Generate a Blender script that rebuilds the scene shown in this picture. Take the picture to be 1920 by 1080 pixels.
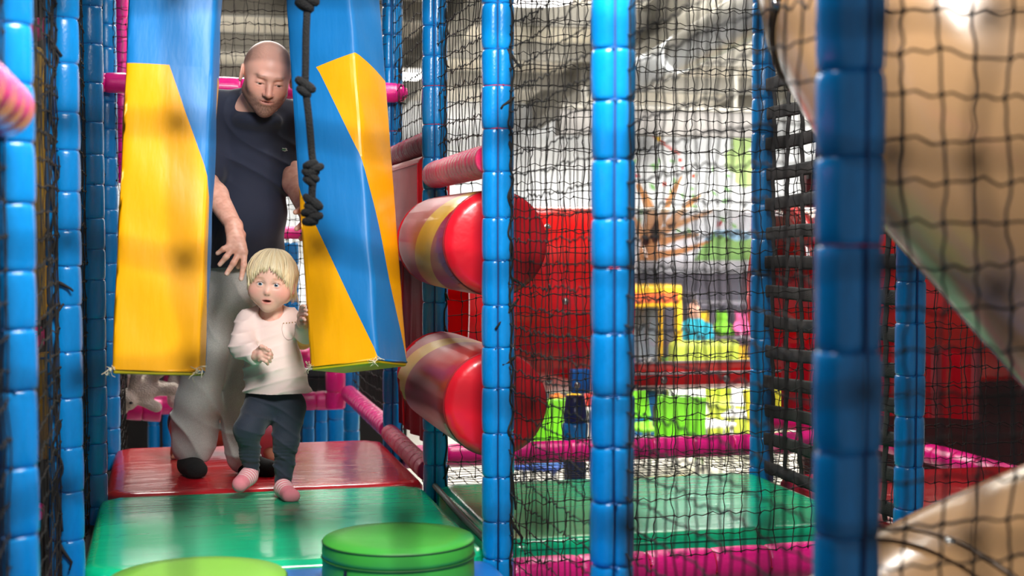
import bpy, math, random
import numpy as np
from mathutils import Vector, Matrix
random.seed(7); rng = np.random.default_rng(7)
for o in list(bpy.data.objects): bpy.data.objects.remove(o)
scene = bpy.context.scene
COL = scene.collection
R_ = math.radians

# ------------------------------------------------------------------ camera
FPX = 2667.0; YAW = R_(13.5); PITCH = math.atan(100 / FPX); CAMH = 0.91
cam_d = bpy.data.cameras.new('camera'); cam = bpy.data.objects.new('camera', cam_d); COL.objects.link(cam)
cam.location = (0, 0, CAMH); cam.rotation_euler = (math.pi / 2 - PITCH, 0, -YAW)
cam_d.sensor_width = 36; cam_d.lens = FPX / 1920 * 36; cam_d.clip_start = 0.05
cam_d.dof.use_dof = True; cam_d.dof.focus_distance = 5.0; cam_d.dof.aperture_fstop = 2.9
scene.camera = cam

# ------------------------------------------------------------------ world, lights, exposure
vs = scene.view_settings
vs.view_transform = 'Standard'; vs.look = 'None'; vs.gamma = 1; vs.use_curve_mapping = False; vs.exposure = 0.0
world = bpy.data.worlds.new('world'); scene.world = world; world.use_nodes = True
bg = world.node_tree.nodes['Background']; bg.inputs[0].default_value = (0.80, 0.85, 0.92, 1); bg.inputs[1].default_value = 0.34

def area(name, loc, target, sx, sy, power, col=(1, 1, 1)):
    d = bpy.data.lights.new(name, 'AREA'); d.shape = 'RECTANGLE'; d.size = sx; d.size_y = sy; d.energy = power; d.color = col
    o = bpy.data.objects.new(name, d); COL.objects.link(o); o.location = loc
    o.rotation_euler = (Vector(target) - Vector(loc)).to_track_quat('-Z', 'Y').to_euler()
    return o
area('passage_lamp', (0.55, 2.15, 2.28), (0.33, 5.2, 0.40), 0.7, 0.5, 112, (1.0, 0.97, 0.93))
area('hall_light', (1.7, 5.3, 3.2), (1.6, 6.3, 0.3), 0.8, 0.8, 75, (1.0, 0.97, 0.92))  # extra light added to brighten the red crawl tube
area('hall_light', (0.6, 8.6, 3.2), (0.5, 6.3, 0.0), 2.0, 1.0, 150, (1.0, 0.96, 0.9))
area('hall_light', (6.5, 11.0, 2.7), (6.5, 18.0, 0.6), 6.0, 1.5, 900, (1.0, 0.98, 0.95))
area('hall_light', (5.0, 12.0, 2.4), (4.6, 12.6, -1.2), 6.0, 4.0, 420, (1.0, 0.98, 0.95))

# ------------------------------------------------------------------ helpers
CR = np.array((math.cos(YAW), -math.sin(YAW), 0.0))
CF = np.array((math.sin(YAW) * math.cos(PITCH), math.cos(YAW) * math.cos(PITCH), -math.sin(PITCH)))
CU = np.cross(CR, CF)
def W(x, y, d):
    """point at depth d that the photo shows at pixel x, y"""
    return np.array((0, 0, CAMH)) + CR * ((x - 960) / FPX * d) + CU * (-(y - 540) / FPX * d) + CF * d

def raw_mesh(name, V, F, smooth=True):
    me = bpy.data.meshes.new(name)
    V = np.asarray(V, dtype=np.float32)
    if isinstance(F, np.ndarray):
        n, k = F.shape
        me.vertices.add(len(V)); me.vertices.foreach_set('co', V.ravel())
        me.loops.add(n * k); me.loops.foreach_set('vertex_index', F.astype(np.int32).ravel())
        me.polygons.add(n); me.polygons.foreach_set('loop_start', np.arange(0, n * k, k, dtype=np.int32))
        me.update(calc_edges=True)
    else:
        me.from_pydata([tuple(map(float, v)) for v in V], [], [tuple(map(int, q)) for q in F]); me.update()
    if smooth: me.polygons.foreach_set('use_smooth', np.ones(len(me.polygons), dtype=bool))
    return me
def wloc(o):
    p = Vector((0, 0, 0))
    while o is not None: p += o.location; o = o.parent
    return np.array(p)
def link(name, me, mat, parent=None, loc=(0, 0, 0)):
    o = bpy.data.objects.new(name, me); COL.objects.link(o); o.parent = parent; o.location = loc
    if mat is not None and me is not None and len(me.materials) == 0: me.materials.append(mat)
    return o
def tag(o, label=None, cat=None, group=None, kind=None):
    if label: o['label'] = label
    if cat: o['category'] = cat
    if group: o['group'] = group
    if kind: o['kind'] = kind
    return o
def thing(name, label, cat, loc=(0, 0, 0), group=None):
    o = bpy.data.objects.new(name, None); COL.objects.link(o); o.location = tuple(float(c) for c in loc); o.empty_display_size = .1
    return tag(o, label, cat, group)
def part(name, VF, mat, parent, smooth=True, label=None):
    """child mesh given in world coordinates under an unrotated parent"""
    V, F = VF[0], VF[1]
    o = link(name, raw_mesh(name, np.asarray(V, float) - wloc(parent), F, smooth), mat, parent)
    if label: o['label'] = label
    return o
def solo(name, VF, mat, label=None, cat=None, group=None, kind=None, smooth=True):
    V = np.asarray(VF[0], float); lo, hi = V.min(0), V.max(0); c = np.array(((lo[0] + hi[0]) / 2, (lo[1] + hi[1]) / 2, lo[2]))
    o = link(name, raw_mesh(name, V - c, VF[1], smooth), mat, None, tuple(c))
    return tag(o, label, cat, group, kind)
def join(*vfs):
    V = []; F = []; n = 0
    for v, f in vfs:
        v = np.asarray(v, float); V.append(v); F += [tuple(int(i) + n for i in q) for q in f]; n += len(v)
    return np.concatenate(V), F
def box(lo, hi):
    x0, y0, z0 = lo; x1, y1, z1 = hi
    return (np.array([(x0,y0,z0),(x1,y0,z0),(x1,y1,z0),(x0,y1,z0),(x0,y0,z1),(x1,y0,z1),(x1,y1,z1),(x0,y1,z1)], float),
            [(0,3,2,1),(4,5,6,7),(0,1,5,4),(1,2,6,5),(2,3,7,6),(3,0,4,7)])
def rbox(lo, hi, r=.01, seg=3):
    """box with rounded edges"""
    lo = np.array(lo, float); hi = np.array(hi, float); c = (lo + hi) / 2; h = (hi - lo) / 2; r = min(r, *(h * .98))
    n = 2 * seg + 2; V = []; F = []; idx = {}
    ts = [-1 + (i / seg) * 0 for i in range(0)]
    g = [math.sin(R_(-90 + 90 * i / seg)) for i in range(seg + 1)]
    coords = [('n', R_(-45 + 45 * i / seg)) for i in range(seg + 1)] + [('p', R_(45 * i / seg)) for i in range(seg + 1)]
    for ax in range(3):
        for sg in (-1, 1):
            u, v = (ax + 1) % 3, (ax + 2) % 3; base = len(V)
            for (su, au) in coords:
                for (sv, av) in coords:
                    d = np.zeros(3); d[ax] = sg; d[u] = math.tan(au); d[v] = math.tan(av); d /= np.linalg.norm(d)
                    core = np.zeros(3); core[ax] = sg * (h[ax] - r); core[u] = (-1 if su == 'n' else 1) * (h[u] - r); core[v] = (-1 if sv == 'n' else 1) * (h[v] - r)
                    V.append(c + core + d * r)
            m = len(coords)
            for i in range(m - 1):
                for j in range(m - 1):
                    q = (base + i * m + j, base + (i + 1) * m + j, base + (i + 1) * m + j + 1, base + i * m + j + 1)
                    F.append(q if sg > 0 else q[::-1])
    return np.array(V), F
def frame(t):
    t = np.asarray(t, float); t = t / np.linalg.norm(t); a = np.array((0, 0, 1.0)) if abs(t[2]) < .9 else np.array((1.0, 0, 0))
    u = np.cross(a, t); u /= np.linalg.norm(u); return u, np.cross(t, u), t
def spline(pts, n):
    P = np.asarray(pts, float); m = len(P)
    Q = np.vstack([2 * P[0] - P[1], P, 2 * P[-1] - P[-2]]); out = []
    for i in range(n + 1):
        s = i / n * (m - 1); k = min(int(s), m - 2); t = s - k; a, b, c, d = Q[k:k + 4]
        out.append(.5 * ((2 * b) + (c - a) * t + (2 * a - 5 * b + 4 * c - d) * t * t + (3 * b - a - 3 * c + d) * t ** 3))
    return np.array(out)
def tube(path, rad, n=10, caps=True, flat=None):
    """swept tube; rad a number or one per point; flat = (axis vector, factor) squashes the section"""
    P = np.asarray(path, float); m = len(P); rad = np.broadcast_to(np.asarray(rad, float), (m,))
    T = np.gradient(P, axis=0); u, v, t = frame(T[0]); V = []
    for i in range(m):
        t = T[i] / np.linalg.norm(T[i]); u = u - t * np.dot(u, t); u /= np.linalg.norm(u); v = np.cross(t, u)
        for k in range(n):
            a = 2 * math.pi * k / n; off = (u * math.cos(a) + v * math.sin(a)) * rad[i]
            if flat is not None:
                ax = flat[0] / np.linalg.norm(flat[0]); off = off - ax * np.dot(off, ax) * (1 - flat[1])
            V.append(P[i] + off)
    F = [(i * n + k, i * n + (k + 1) % n, (i + 1) * n + (k + 1) % n, (i + 1) * n + k) for i in range(m - 1) for k in range(n)]
    if caps: F += [tuple(range(n))[::-1], tuple(range((m - 1) * n, m * n))]
    return np.array(V), F
def lathe(prof, n=24, c=(0, 0, 0), axis=(0, 0, 1)):
    """prof: (radius, height) pairs, closed at both ends"""
    u, v, t = frame(axis); c = np.asarray(c, float); V = []; F = []
    for r, h in prof:
        for k in range(n):
            a = 2 * math.pi * k / n; V.append(c + t * h + (u * math.cos(a) + v * math.sin(a)) * max(r, 1e-5))
    m = len(prof)
    F = [(i * n + k, i * n + (k + 1) % n, (i + 1) * n + (k + 1) % n, (i + 1) * n + k) for i in range(m - 1) for k in range(n)]
    F += [tuple(range(n))[::-1], tuple(range((m - 1) * n, m * n))]
    return np.array(V), F
def ball(c, r, n=12, m=8, rot=None):
    r = np.broadcast_to(np.asarray(r, float), (3,)); V = []
    for i in range(m + 1):
        a = math.pi * i / m - math.pi / 2
        for k in range(n):
            b = 2 * math.pi * k / n; V.append((math.cos(a) * math.cos(b), math.cos(a) * math.sin(b), math.sin(a)))
    V = np.array(V) * r
    if rot is not None: V = V @ np.asarray(rot).T
    F = [(i * n + k, i * n + (k + 1) % n, (i + 1) * n + (k + 1) % n, (i + 1) * n + k) for i in range(m) for k in range(n)]
    return V + np.asarray(c, float), F
def torus(c, R, r, axis=(0, 0, 1), n=24, m=6):
    u, v, t = frame(axis); V = []; c = np.asarray(c, float)
    for i in range(n):
        a = 2 * math.pi * i / n; e = u * math.cos(a) + v * math.sin(a)
        for k in range(m):
            b = 2 * math.pi * k / m; V.append(c + e * (R + r * math.cos(b)) + t * (r * math.sin(b)))
    F = [(i * m + k, ((i + 1) % n) * m + k, ((i + 1) % n) * m + (k + 1) % m, i * m + (k + 1) % m) for i in range(n) for k in range(m)]
    return np.array(V), F

# ------------------------------------------------------------------ materials
def lin(c):
    if isinstance(c, str): c = tuple(int(c[i:i + 2], 16) / 255 for i in (0, 2, 4))
    return tuple(x / 12.92 if x <= .04045 else ((x + .055) / 1.055) ** 2.4 for x in c) + (1,)
MATS = {}
def mat(name, col, rough=.5, metal=0., bump=None, var=.0, spec=.5, coat=0., sheen=0., sss=0., attr=False, bscale=30, bstretch=(1, 1, 1), detail=3, vscale=6):
    """procedural material: colour with a slight noise variation, optional noise bump = strength"""
    if name in MATS: return MATS[name]
    m = bpy.data.materials.new(name); m.use_nodes = True; nt = m.node_tree; b = nt.nodes['Principled BSDF']; L = nt.links.new
    c = lin(col); b.inputs['Base Color'].default_value = c; b.inputs['Roughness'].default_value = rough; b.inputs['Metallic'].default_value = metal
    b.inputs['Specular IOR Level'].default_value = spec; b.inputs['Coat Weight'].default_value = coat; b.inputs['Coat Roughness'].default_value = .12
    b.inputs['Sheen Weight'].default_value = sheen
    if sss: b.inputs['Subsurface Weight'].default_value = sss; b.inputs['Subsurface Radius'].default_value = (.012, .005, .003); b.inputs['Subsurface Scale'].default_value = 1.0
    tc = nt.nodes.new('ShaderNodeTexCoord'); mp = nt.nodes.new('ShaderNodeMapping'); mp.inputs['Scale'].default_value = bstretch; L(tc.outputs['Object'], mp.inputs[0])
    src = None
    if attr:
        at = nt.nodes.new('ShaderNodeAttribute'); at.attribute_name = 'Col'; src = at.outputs['Color']; L(src, b.inputs['Base Color'])
    if var:
        n = nt.nodes.new('ShaderNodeTexNoise'); n.inputs['Scale'].default_value = vscale; n.inputs['Detail'].default_value = 5; L(tc.outputs['Object'], n.inputs['Vector'])
        mx = nt.nodes.new('ShaderNodeMixRGB'); mx.blend_type = 'MULTIPLY'; mx.inputs[0].default_value = 1
        rp = nt.nodes.new('ShaderNodeMapRange'); rp.inputs[1].default_value = .3; rp.inputs[2].default_value = .7; rp.inputs[3].default_value = 1 - var; rp.inputs[4].default_value = 1 + var
        L(n.outputs['Fac'], rp.inputs[0])
        if src is not None: L(src, mx.inputs[1])
        else: mx.inputs[1].default_value = c
        L(rp.outputs[0], mx.inputs[2]); L(mx.outputs[0], b.inputs['Base Color'])
    if bump:
        n = nt.nodes.new('ShaderNodeTexNoise'); n.inputs['Scale'].default_value = bscale; n.inputs['Detail'].default_value = detail; L(mp.outputs[0], n.inputs['Vector'])
        bp = nt.nodes.new('ShaderNodeBump'); bp.inputs['Strength'].default_value = bump; bp.inputs['Distance'].default_value = .02; L(n.outputs['Fac'], bp.inputs['Height']); L(bp.outputs[0], b.inputs['Normal'])
    MATS[name] = m; return m
M_BLUE = mat('blue_vinyl', '0583cb', .24, bump=.10, bscale=14, var=.06, coat=.25)
M_TIE_B = mat('blue_tie', '0b6ab4', .35)
M_TIE_R = mat('red_tie', 'c8102a', .4)
M_PINK = mat('pink_vinyl', 'ee1a8a', .22, bump=.16, bscale=26, var=.06, coat=.3)
M_PINKW = mat('pink_wrap', 'c4124f', .26, bump=.35, bscale=30, var=.12)
M_RED = mat('red_vinyl', 'd0101c', .42, bump=.12, bscale=9, var=.08, coat=.2)
M_REDMAT = mat('red_mat_vinyl', 'b81220', .20, bump=.35, bscale=4.5, bstretch=(1.0, 2.6, 1), var=.08, coat=.25)
M_GREENMAT = mat('green_mat_vinyl', '06c088', .18, bump=.22, bscale=4, bstretch=(.7, 3.0, 1), var=.06, coat=.25)
M_BLUEMAT = mat('blue_mat_vinyl', '1673c8', .4, bump=.08, bscale=6, var=.05)
M_GREEN = mat('green_vinyl', '3fa83a', .42, bump=.10, bscale=8, var=.07)
M_LIME = mat('lime_vinyl', '7cbf3c', .42, bump=.10, bscale=8, var=.06)
M_YEL = mat('yellow_vinyl', 'fdb000', .38, bump=.10, bscale=9, bstretch=(3, 3, .8), var=.07)
M_SKYB = mat('bag_blue_vinyl', '0f78bd', .48, bump=.10, bscale=9, bstretch=(3, 3, .8), var=.06)
M_OLIVE = mat('yellow_base_vinyl', 'c9b312', .5, var=.1)
M_NET = mat('net_cord', '17130f', .75)
M_ROPE = mat('black_rope', '040404', .85, bump=.6, bscale=220)
M_STRAP = mat('black_webbing', '0c0b0a', .75, bump=.4, bscale=300)
M_TAN = mat('tan_plastic', 'a8835c', .22, bump=.03, bscale=5, var=.07, coat=.3)
M_TAND = mat('tan_seam', '5f4528', .5)
M_REDP = mat('red_plastic', 'd90f12', .18, bump=.03, bscale=5, var=.05, coat=.4)
M_STEEL = mat('steel', 'b8b8b4', .3, metal=1.)
M_DARK = mat('dark_board', '15120f', .85, var=.2)
M_WHITE = mat('white_paint', 'f0eeea', .6, var=.03)
M_CREAM = mat('cream_plush', 'efdfcf', .95, bump=.8, bscale=150, var=.12, sheen=.5)
M_BLACKP = mat('black_plastic', '101012', .35)
M_THREAD = mat('frayed_thread', 'efe2c0', .8)
def WY(x, y, Y):
    d = W(x, y, 1.0) - np.array((0, 0, CAMH)); k = Y / d[1]; return np.array((0, 0, CAMH)) + d * k
# ================================================================== the hall
FLOOR = -1.25; YW = 18.0
def roof_z(Y): return 2.62 + (YW - Y) * .105
M_FLOOR = mat('hall_floor', 'b9b4ab', .45, var=.1)
M_ROOF = mat('roof_sheet', 'f0eadc', .7, var=.06)
M_BEAM = mat('roof_beam', '7d796f', .6, var=.1)
M_DUCT = mat('duct_metal', '9a9c9c', .4, metal=.6)
M_WALLW = mat('mural_wall', 'eef1f4', .6, var=.03)
nt = M_WALLW.node_tree; wv = nt.nodes.new('ShaderNodeTexWave'); wv.inputs['Scale'].default_value = 1.6; wv.bands_direction = 'X'
bp = nt.nodes.new('ShaderNodeBump'); bp.inputs['Strength'].default_value = .5; bp.inputs['Distance'].default_value = .05
tcn = nt.nodes.new('ShaderNodeTexCoord'); nt.links.new(tcn.outputs['Object'], wv.inputs[0]); nt.links.new(wv.outputs['Fac'], bp.inputs['Height'])
nt.links.new(bp.outputs[0], nt.nodes['Principled BSDF'].inputs['Normal'])
M_WAINS = mat('dark_wainscot', '5b5862', .55, var=.15)
solo('floor', box((-8, -3, FLOOR - .1), (16, YW, FLOOR)), M_FLOOR, kind='structure', smooth=False)
solo('wall_back', box((-8, YW, FLOOR), (16, YW + .2, 5)), M_WALLW, kind='structure', smooth=False)
solo('trim_1', box((2.2, YW - .06, FLOOR), (16, YW - .002, .40)), M_WAINS, kind='structure', smooth=False)
solo('trim_2', box((2.2, YW - .10, .40), (16, YW - .002, .56)), mat('grey_ledge', 'c9c8cb', .5), kind='structure', smooth=False)
def slab(x0, x1, ya, yb, up, th):
    za, zb = roof_z(ya) + up, roof_z(yb) + up
    return (np.array([(x0, ya, za), (x1, ya, za), (x1, yb, zb), (x0, yb, zb), (x0, ya, za + th), (x1, ya, za + th), (x1, yb, zb + th), (x0, yb, zb + th)]),
            [(0, 3, 2, 1), (4, 5, 6, 7), (0, 1, 5, 4), (1, 2, 6, 5), (2, 3, 7, 6), (3, 0, 4, 7)])
ceil = solo('ceiling', slab(-8, 16, -3, YW, 0, .1), M_ROOF, kind='structure', smooth=False)
for x in (-3.6, -0.6, 2.6, 4.6, 7.2, 10.0):
    b = join(slab(x - .11, x + .11, -3, YW - .02, -.34, .03), slab(x - .02, x + .02, -3, YW - .02, -.31, .28), slab(x - .11, x + .11, -3, YW - .02, -.03, .028))
    o = part('rafter', b, M_BEAM, ceil, smooth=False)
for y in np.arange(7.5, 17.6, 1.45):
    z = roof_z(y)
    part('purlin', join(box((-8, y - .05, z - .20), (16, y + .05, z - .17)), box((-8, y - .012, z - .17), (16, y + .012, z - .01))), M_BEAM, ceil, smooth=False)
# round steel duct slung under the roof
dp = [tuple(W(*q_)) for q_ in ((1700, -140, 5.6), (1560, -60, 6.8), (1420, 22, 8.6), (1290, 92, 11.2), (1180, 150, 14.2))]
t = thing('air_duct', 'round grey metal air duct slung below the hall roof', 'air duct', dp[2])
part('duct_pipe', tube(spline(dp, 14), .15, 18), M_DUCT, t)
for k in (2, 5, 8, 11): q = spline(dp, 14); part('duct_band', torus(q[k], .151, .005, q[k + 1] - q[k], 20, 5), M_DUCT, t)
for k in (3, 9): q = spline(dp, 14); part('hanger_rod', tube([q[k] + (0, 0, .14), (q[k][0], q[k][1], roof_z(q[k][1]) - .01)], .008, 6), M_STEEL, t)
# dark steel cross beam with angled bracket near the mural
bz = box((4.2, 15.2, 2.02), (6.55, 15.45, 2.30)); t = thing('steel_beam', 'heavy grey steel beam hung low in front of the mural wall', 'beam', (5.4, 15.3, 2.02))
part('beam_web', bz, mat('grey_steel_paint', '6e6a66', .6, var=.1), t, smooth=False)
part('beam_flange', box((4.2, 15.1, 2.30), (6.6, 15.55, 2.34)), M_BEAM, t, smooth=False)
for x in (4.5, 6.3): part('hanger', box((x - .03, 15.3, 2.34), (x + .03, 15.36, roof_z(15.3) - .01)), M_BEAM, t, smooth=False)
# high bay lamp
M_LAMP = bpy.data.materials.new('lamp_glow'); M_LAMP.use_nodes = True
e = M_LAMP.node_tree.nodes['Principled BSDF']; e.inputs['Emission Color'].default_value = (1, .96, .94, 1); e.inputs['Emission Strength'].default_value = 4
def lamp(c, label):
    t = thing('high_bay_lamp', label, 'lamp', c, 'hall ceiling lamps'); c = np.array(c, float)
    part('shade', lathe([(.02, .26), (.06, .25), (.10, .16), (.23, .04), (.25, 0), (.235, 0), (.09, .15)], 28, c), mat('lamp_shade', 'd8d6d0', .35, metal=.4), t)
    part('lens', lathe([(.225, .0), (.225, .02), (.15, .03)], 28, c), M_LAMP, t)
    part('cord', tube([c + (0, 0, .25), (c[0], c[1], roof_z(c[1]) - .005)], .012, 6), M_BLACKP, t)
lamp(W(1003, 4, 8.6), 'round white high bay lamp at top behind the roller post')
lamp(W(1590, -200, 9.5), 'round white high bay lamp hidden above the tan tube slide')
def strip_light(c, lb, w=1.7):
    t = thing('strip_light', lb, 'lamp', c, 'fluorescent strip lights'); x, y, z = c
    part('diffuser', rbox((x - w / 2, y - .10, z), (x + w / 2, y + .10, z + .05), .02, 2), M_TUBE, t); part('housing', rbox((x - w / 2, y - .12, z + .05), (x + w / 2, y + .12, z + .10), .01, 2), M_WHITE, t)
    for s in (-1, 1): part('rod', tube([(x + s * w * .4, y, z + .10), (x + s * w * .4, y, roof_z(y) - .005)], .008, 6), M_STEEL, t)
M_TUBE = bpy.data.materials.new('tube_glow'); M_TUBE.use_nodes = True
e = M_TUBE.node_tree.nodes['Principled BSDF']; e.inputs['Emission Color'].default_value = (1, .97, .93, 1); e.inputs['Emission Strength'].default_value = 14
for i, (x, y) in enumerate(((-.9, 11.0), (1.2, 11.0), (-.8, 14.2), (1.6, 14.2), (5.0, 9.6))):
    strip_light((x, y, roof_z(y) - .55), ['bright strip light above the man, nearer row, left', 'bright strip light nearer row, behind the striped bag', 'bright strip light farther row, above the man', 'bright strip light farther row, behind the striped bag', 'bright strip light above the clear tube dome'][i])
# ---- mural: flat paint on the wall
M_BARK = mat('mural_bark', 'c98a52', .7, var=.1); M_LEAF = mat('mural_leaf', '8fce7a', .7, var=.1)
mural = thing('wall_mural', 'painted jungle mural with orange tree and parrot on white wall', 'mural', WY(1240, 480, YW))
def stroke(pts, w0, w1, m, nm, off=.012):
    P = np.array([WY(x, y, YW) for x, y in pts]); P = spline(P, 10); n = len(P); V = []
    T = np.gradient(P, axis=0)
    for i in range(n):
        t = T[i] / np.linalg.norm(T[i]); s = np.array((-t[2], 0, t[0])); w = (w0 + (w1 - w0) * i / (n - 1)) / 2
        for yy in (YW - off, YW - .001): V += [np.array((P[i] + s * w)[[0, 2]]), np.array((P[i] - s * w)[[0, 2]])]
    VV = []; k = 0
    for i in range(n):
        a, b, c, d = V[4 * i:4 * i + 4]; VV += [(a[0], YW - off, a[1]), (b[0], YW - off, b[1]), (c[0], YW - .001, c[1]), (d[0], YW - .001, d[1])]
    F = []
    for i in range(n - 1):
        for p, q in ((0, 1), (1, 3), (3, 2), (2, 0)): F.append((4 * i + p, 4 * i + q, 4 * i + 4 + q, 4 * i + 4 + p))
    part(nm, (VV, F), m, mural, smooth=False)
stroke([(1212, 520), (1215, 470), (1222, 420), (1216, 385), (1195, 345)], .30, .06, M_BARK, 'trunk')
for pts in ([(1222, 440), (1245, 400), (1262, 360), (1278, 330)], [(1220, 450), (1260, 425), (1310, 405), (1335, 395)], [(1235, 455), (1270, 445), (1310, 440)], [(1212, 460), (1195, 420), (1180, 400)], [(1250, 425), (1290, 385), (1315, 365)]):
    stroke(pts, .13, .03, M_BARK, 'branch')
stroke([(1218, 480), (1280, 470), (1330, 452)], .12, .03, M_BARK, 'branch', .015)
for i in range(70):
    a = random.random(); x = 1120 + 260 * random.random(); y = 300 + 150 * random.random() ** 1.2
    c = WY(x, y, YW); s = .035 + .04 * random.random(); ang = random.random() * 3.1
    e1 = np.array((math.cos(ang), 0, math.sin(ang))) * s; e2 = np.array((-math.sin(ang), 0, math.cos(ang))) * s * .45
    part('leaf', ([c + e1 + (0, -.008, 0), c + e2 + (0, -.008, 0), c - e1 + (0, -.008, 0), c - e2 + (0, -.008, 0)], [(0, 3, 2, 1)]), M_LEAF if i % 9 else M_TIE_R, mural, smooth=False)
def flat(pts, m, nm, off=.01):
    P = [WY(x, y, YW) for x, y in pts]; n = len(P)
    V = [(p[0], YW - off, p[2]) for p in P] + [(p[0], YW - .001, p[2]) for p in P]
    part(nm, (V, [tuple(range(n))[::-1]] + [(i, (i + 1) % n, n + (i + 1) % n, n + i) for i in range(n)]), m, mural, smooth=False)
flat([(1226, 226), (1236, 222), (1242, 250), (1236, 268), (1228, 262)], mat('mural_yellow', 'f2c02c', .7), 'parrot_wing')
flat([(1218, 240), (1226, 232), (1230, 262), (1222, 258)], mat('mural_red', 'e2452c', .7), 'parrot_body', .008)
flat([(1210, 236), (1220, 234), (1219, 250), (1206, 252)], mat('mural_green', '3d9a4a', .7), 'parrot_head', .006)
flat([(1230, 262), (1236, 262), (1276, 288), (1272, 290)], MATS['mural_red'], 'parrot_tail', .007)
for ci_, (cx, cy, r) in enumerate(((1392, 262, 22), (1384, 300, 26), (1398, 330, 22), (1380, 240, 14))):
    flat([(cx + r * math.cos(k * .5236) * (1 + .15 * math.sin(3 * k)), cy + r * math.sin(k * .5236)) for k in range(12)], mat('mural_pale_green', 'bcd98c', .7), 'palm_crown', .006 + ci_ * .004)
flat([(1300, 492), (1320, 455), (1350, 440), (1380, 452), (1420, 445), (1440, 492)], mat('mural_meadow', '8cc06a', .7), 'meadow', .008)
flat([(1318, 452), (1340, 432), (1380, 430), (1420, 440), (1420, 470), (1318, 470)], mat('mural_sky', '9fd0ea', .7), 'sky_patch', .004)
for cx, cy in ((1275, 300), (1245, 345), (1300, 330)):
    flat([(cx + 4 * math.cos(k), cy + 4 * math.sin(k)) for k in range(6)], MATS['mural_red'], 'fruit', .012)

# ================================================================== padded posts and rails
def sleeve_mesh(name, seam):
    prof = [(0, .86), (.012, .925), (.035, .975), (.10, 1.0), (.25, 1.01), (.5, 1.015), (.75, 1.01), (.90, 1.0), (.965, .975), (.988, .925), (1, .86)]
    A_ = sorted([math.pi * 1.5 + s_ * d_ for d_ in (.0, .025, .07, .14, .24) for s_ in ((1, -1) if d_ else (1,))] + [math.pi * 1.5 + .40 + (2 * math.pi - .80) * k_ / 23 for k_ in range(24)])
    n = len(A_); V = []
    for z, r in prof:
        for a in A_:
            e = math.exp(-(min(z, 1 - z) / .10) ** 2)
            q = r * (1 + .022 * e * math.sin(5 * a + 9 * z) + .012 * math.sin(2 * a + 3 * z))
            da = (a - math.pi * 1.5 + math.pi) % (2 * math.pi) - math.pi
            if seam: q *= 1 - .17 * math.exp(-abs(da) / .16) + .025 * math.exp(-((abs(da) - .55) / .3) ** 2)
            V.append((q * math.cos(a), q * math.sin(a), z))
    m = len(prof)
    F = [(i * n + k, i * n + (k + 1) % n, (i + 1) * n + (k + 1) % n, (i + 1) * n + k) for i in range(m - 1) for k in range(n)]
    F += [tuple(range(n))[::-1], tuple(range((m - 1) * n, m * n))]
    return raw_mesh(name, np.array(V), F)
SL = {}
def sleeve(m, seam):
    k = (m.name, seam)
    if k not in SL: SL[k] = sleeve_mesh('foam_sleeve', seam); SL[k].materials.append(m)
    return SL[k]
TIE = {}
def tie(m):
    if m.name not in TIE:
        V, F = torus((0, 0, 0), .90, .030, n=20, m=5); V2, F2 = box((.90, -.04, -.04), (1.03, .04, .04)); V, F = join((V, F), (V2, F2))
        TIE[m.name] = raw_mesh('cable_tie', V, F); TIE[m.name].materials.append(m)
    return TIE[m.name]
def padded(name, label, cat, p0, p1, r=.045, m=None, pitch=.125, seam=False, roll=0., ties=M_TIE_B, red_at=(), group=None, zmax=None, jitter=.18, core=True):
    p0 = np.array(p0, float); p1 = np.array(p1, float); L = np.linalg.norm(p1 - p0); n = max(1, round(L / pitch)); ax = Vector((p1 - p0) / L)
    base = p0 if p0[2] <= p1[2] else p1
    root = thing(name, label, cat, base, group); q = Vector((0, 0, 1)).rotation_difference(ax)
    ws = [1 + jitter * (random.random() * 2 - 1) for _ in range(n)]; s = sum(ws); t = 0
    for i in range(n):
        l = ws[i] / s * L
        o = bpy.data.objects.new('foam_sleeve', sleeve(m, seam)); COL.objects.link(o); o.parent = root
        o.location = Vector(p0 + (p1 - p0) / L * t - base); o.rotation_mode = 'QUATERNION'
        from mathutils import Quaternion
        o.rotation_quaternion = q @ Quaternion((0, 0, 1), roll + (random.random() - .5) * .16); rr = r * (1 + .04 * (random.random() - .5)); o.scale = (rr, rr, l)
        t += l
        if i < n - 1 and ties:
            o = bpy.data.objects.new('cable_tie', tie(M_TIE_R if i in red_at else ties)); COL.objects.link(o); o.parent = root
            o.location = Vector(p0 + (p1 - p0) / L * t - base); o.rotation_mode = 'QUATERNION'; o.rotation_quaternion = q @ Quaternion((0, 0, 1), random.random() * .8 - 2.0); o.scale = (r, r, r)
    return root
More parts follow.
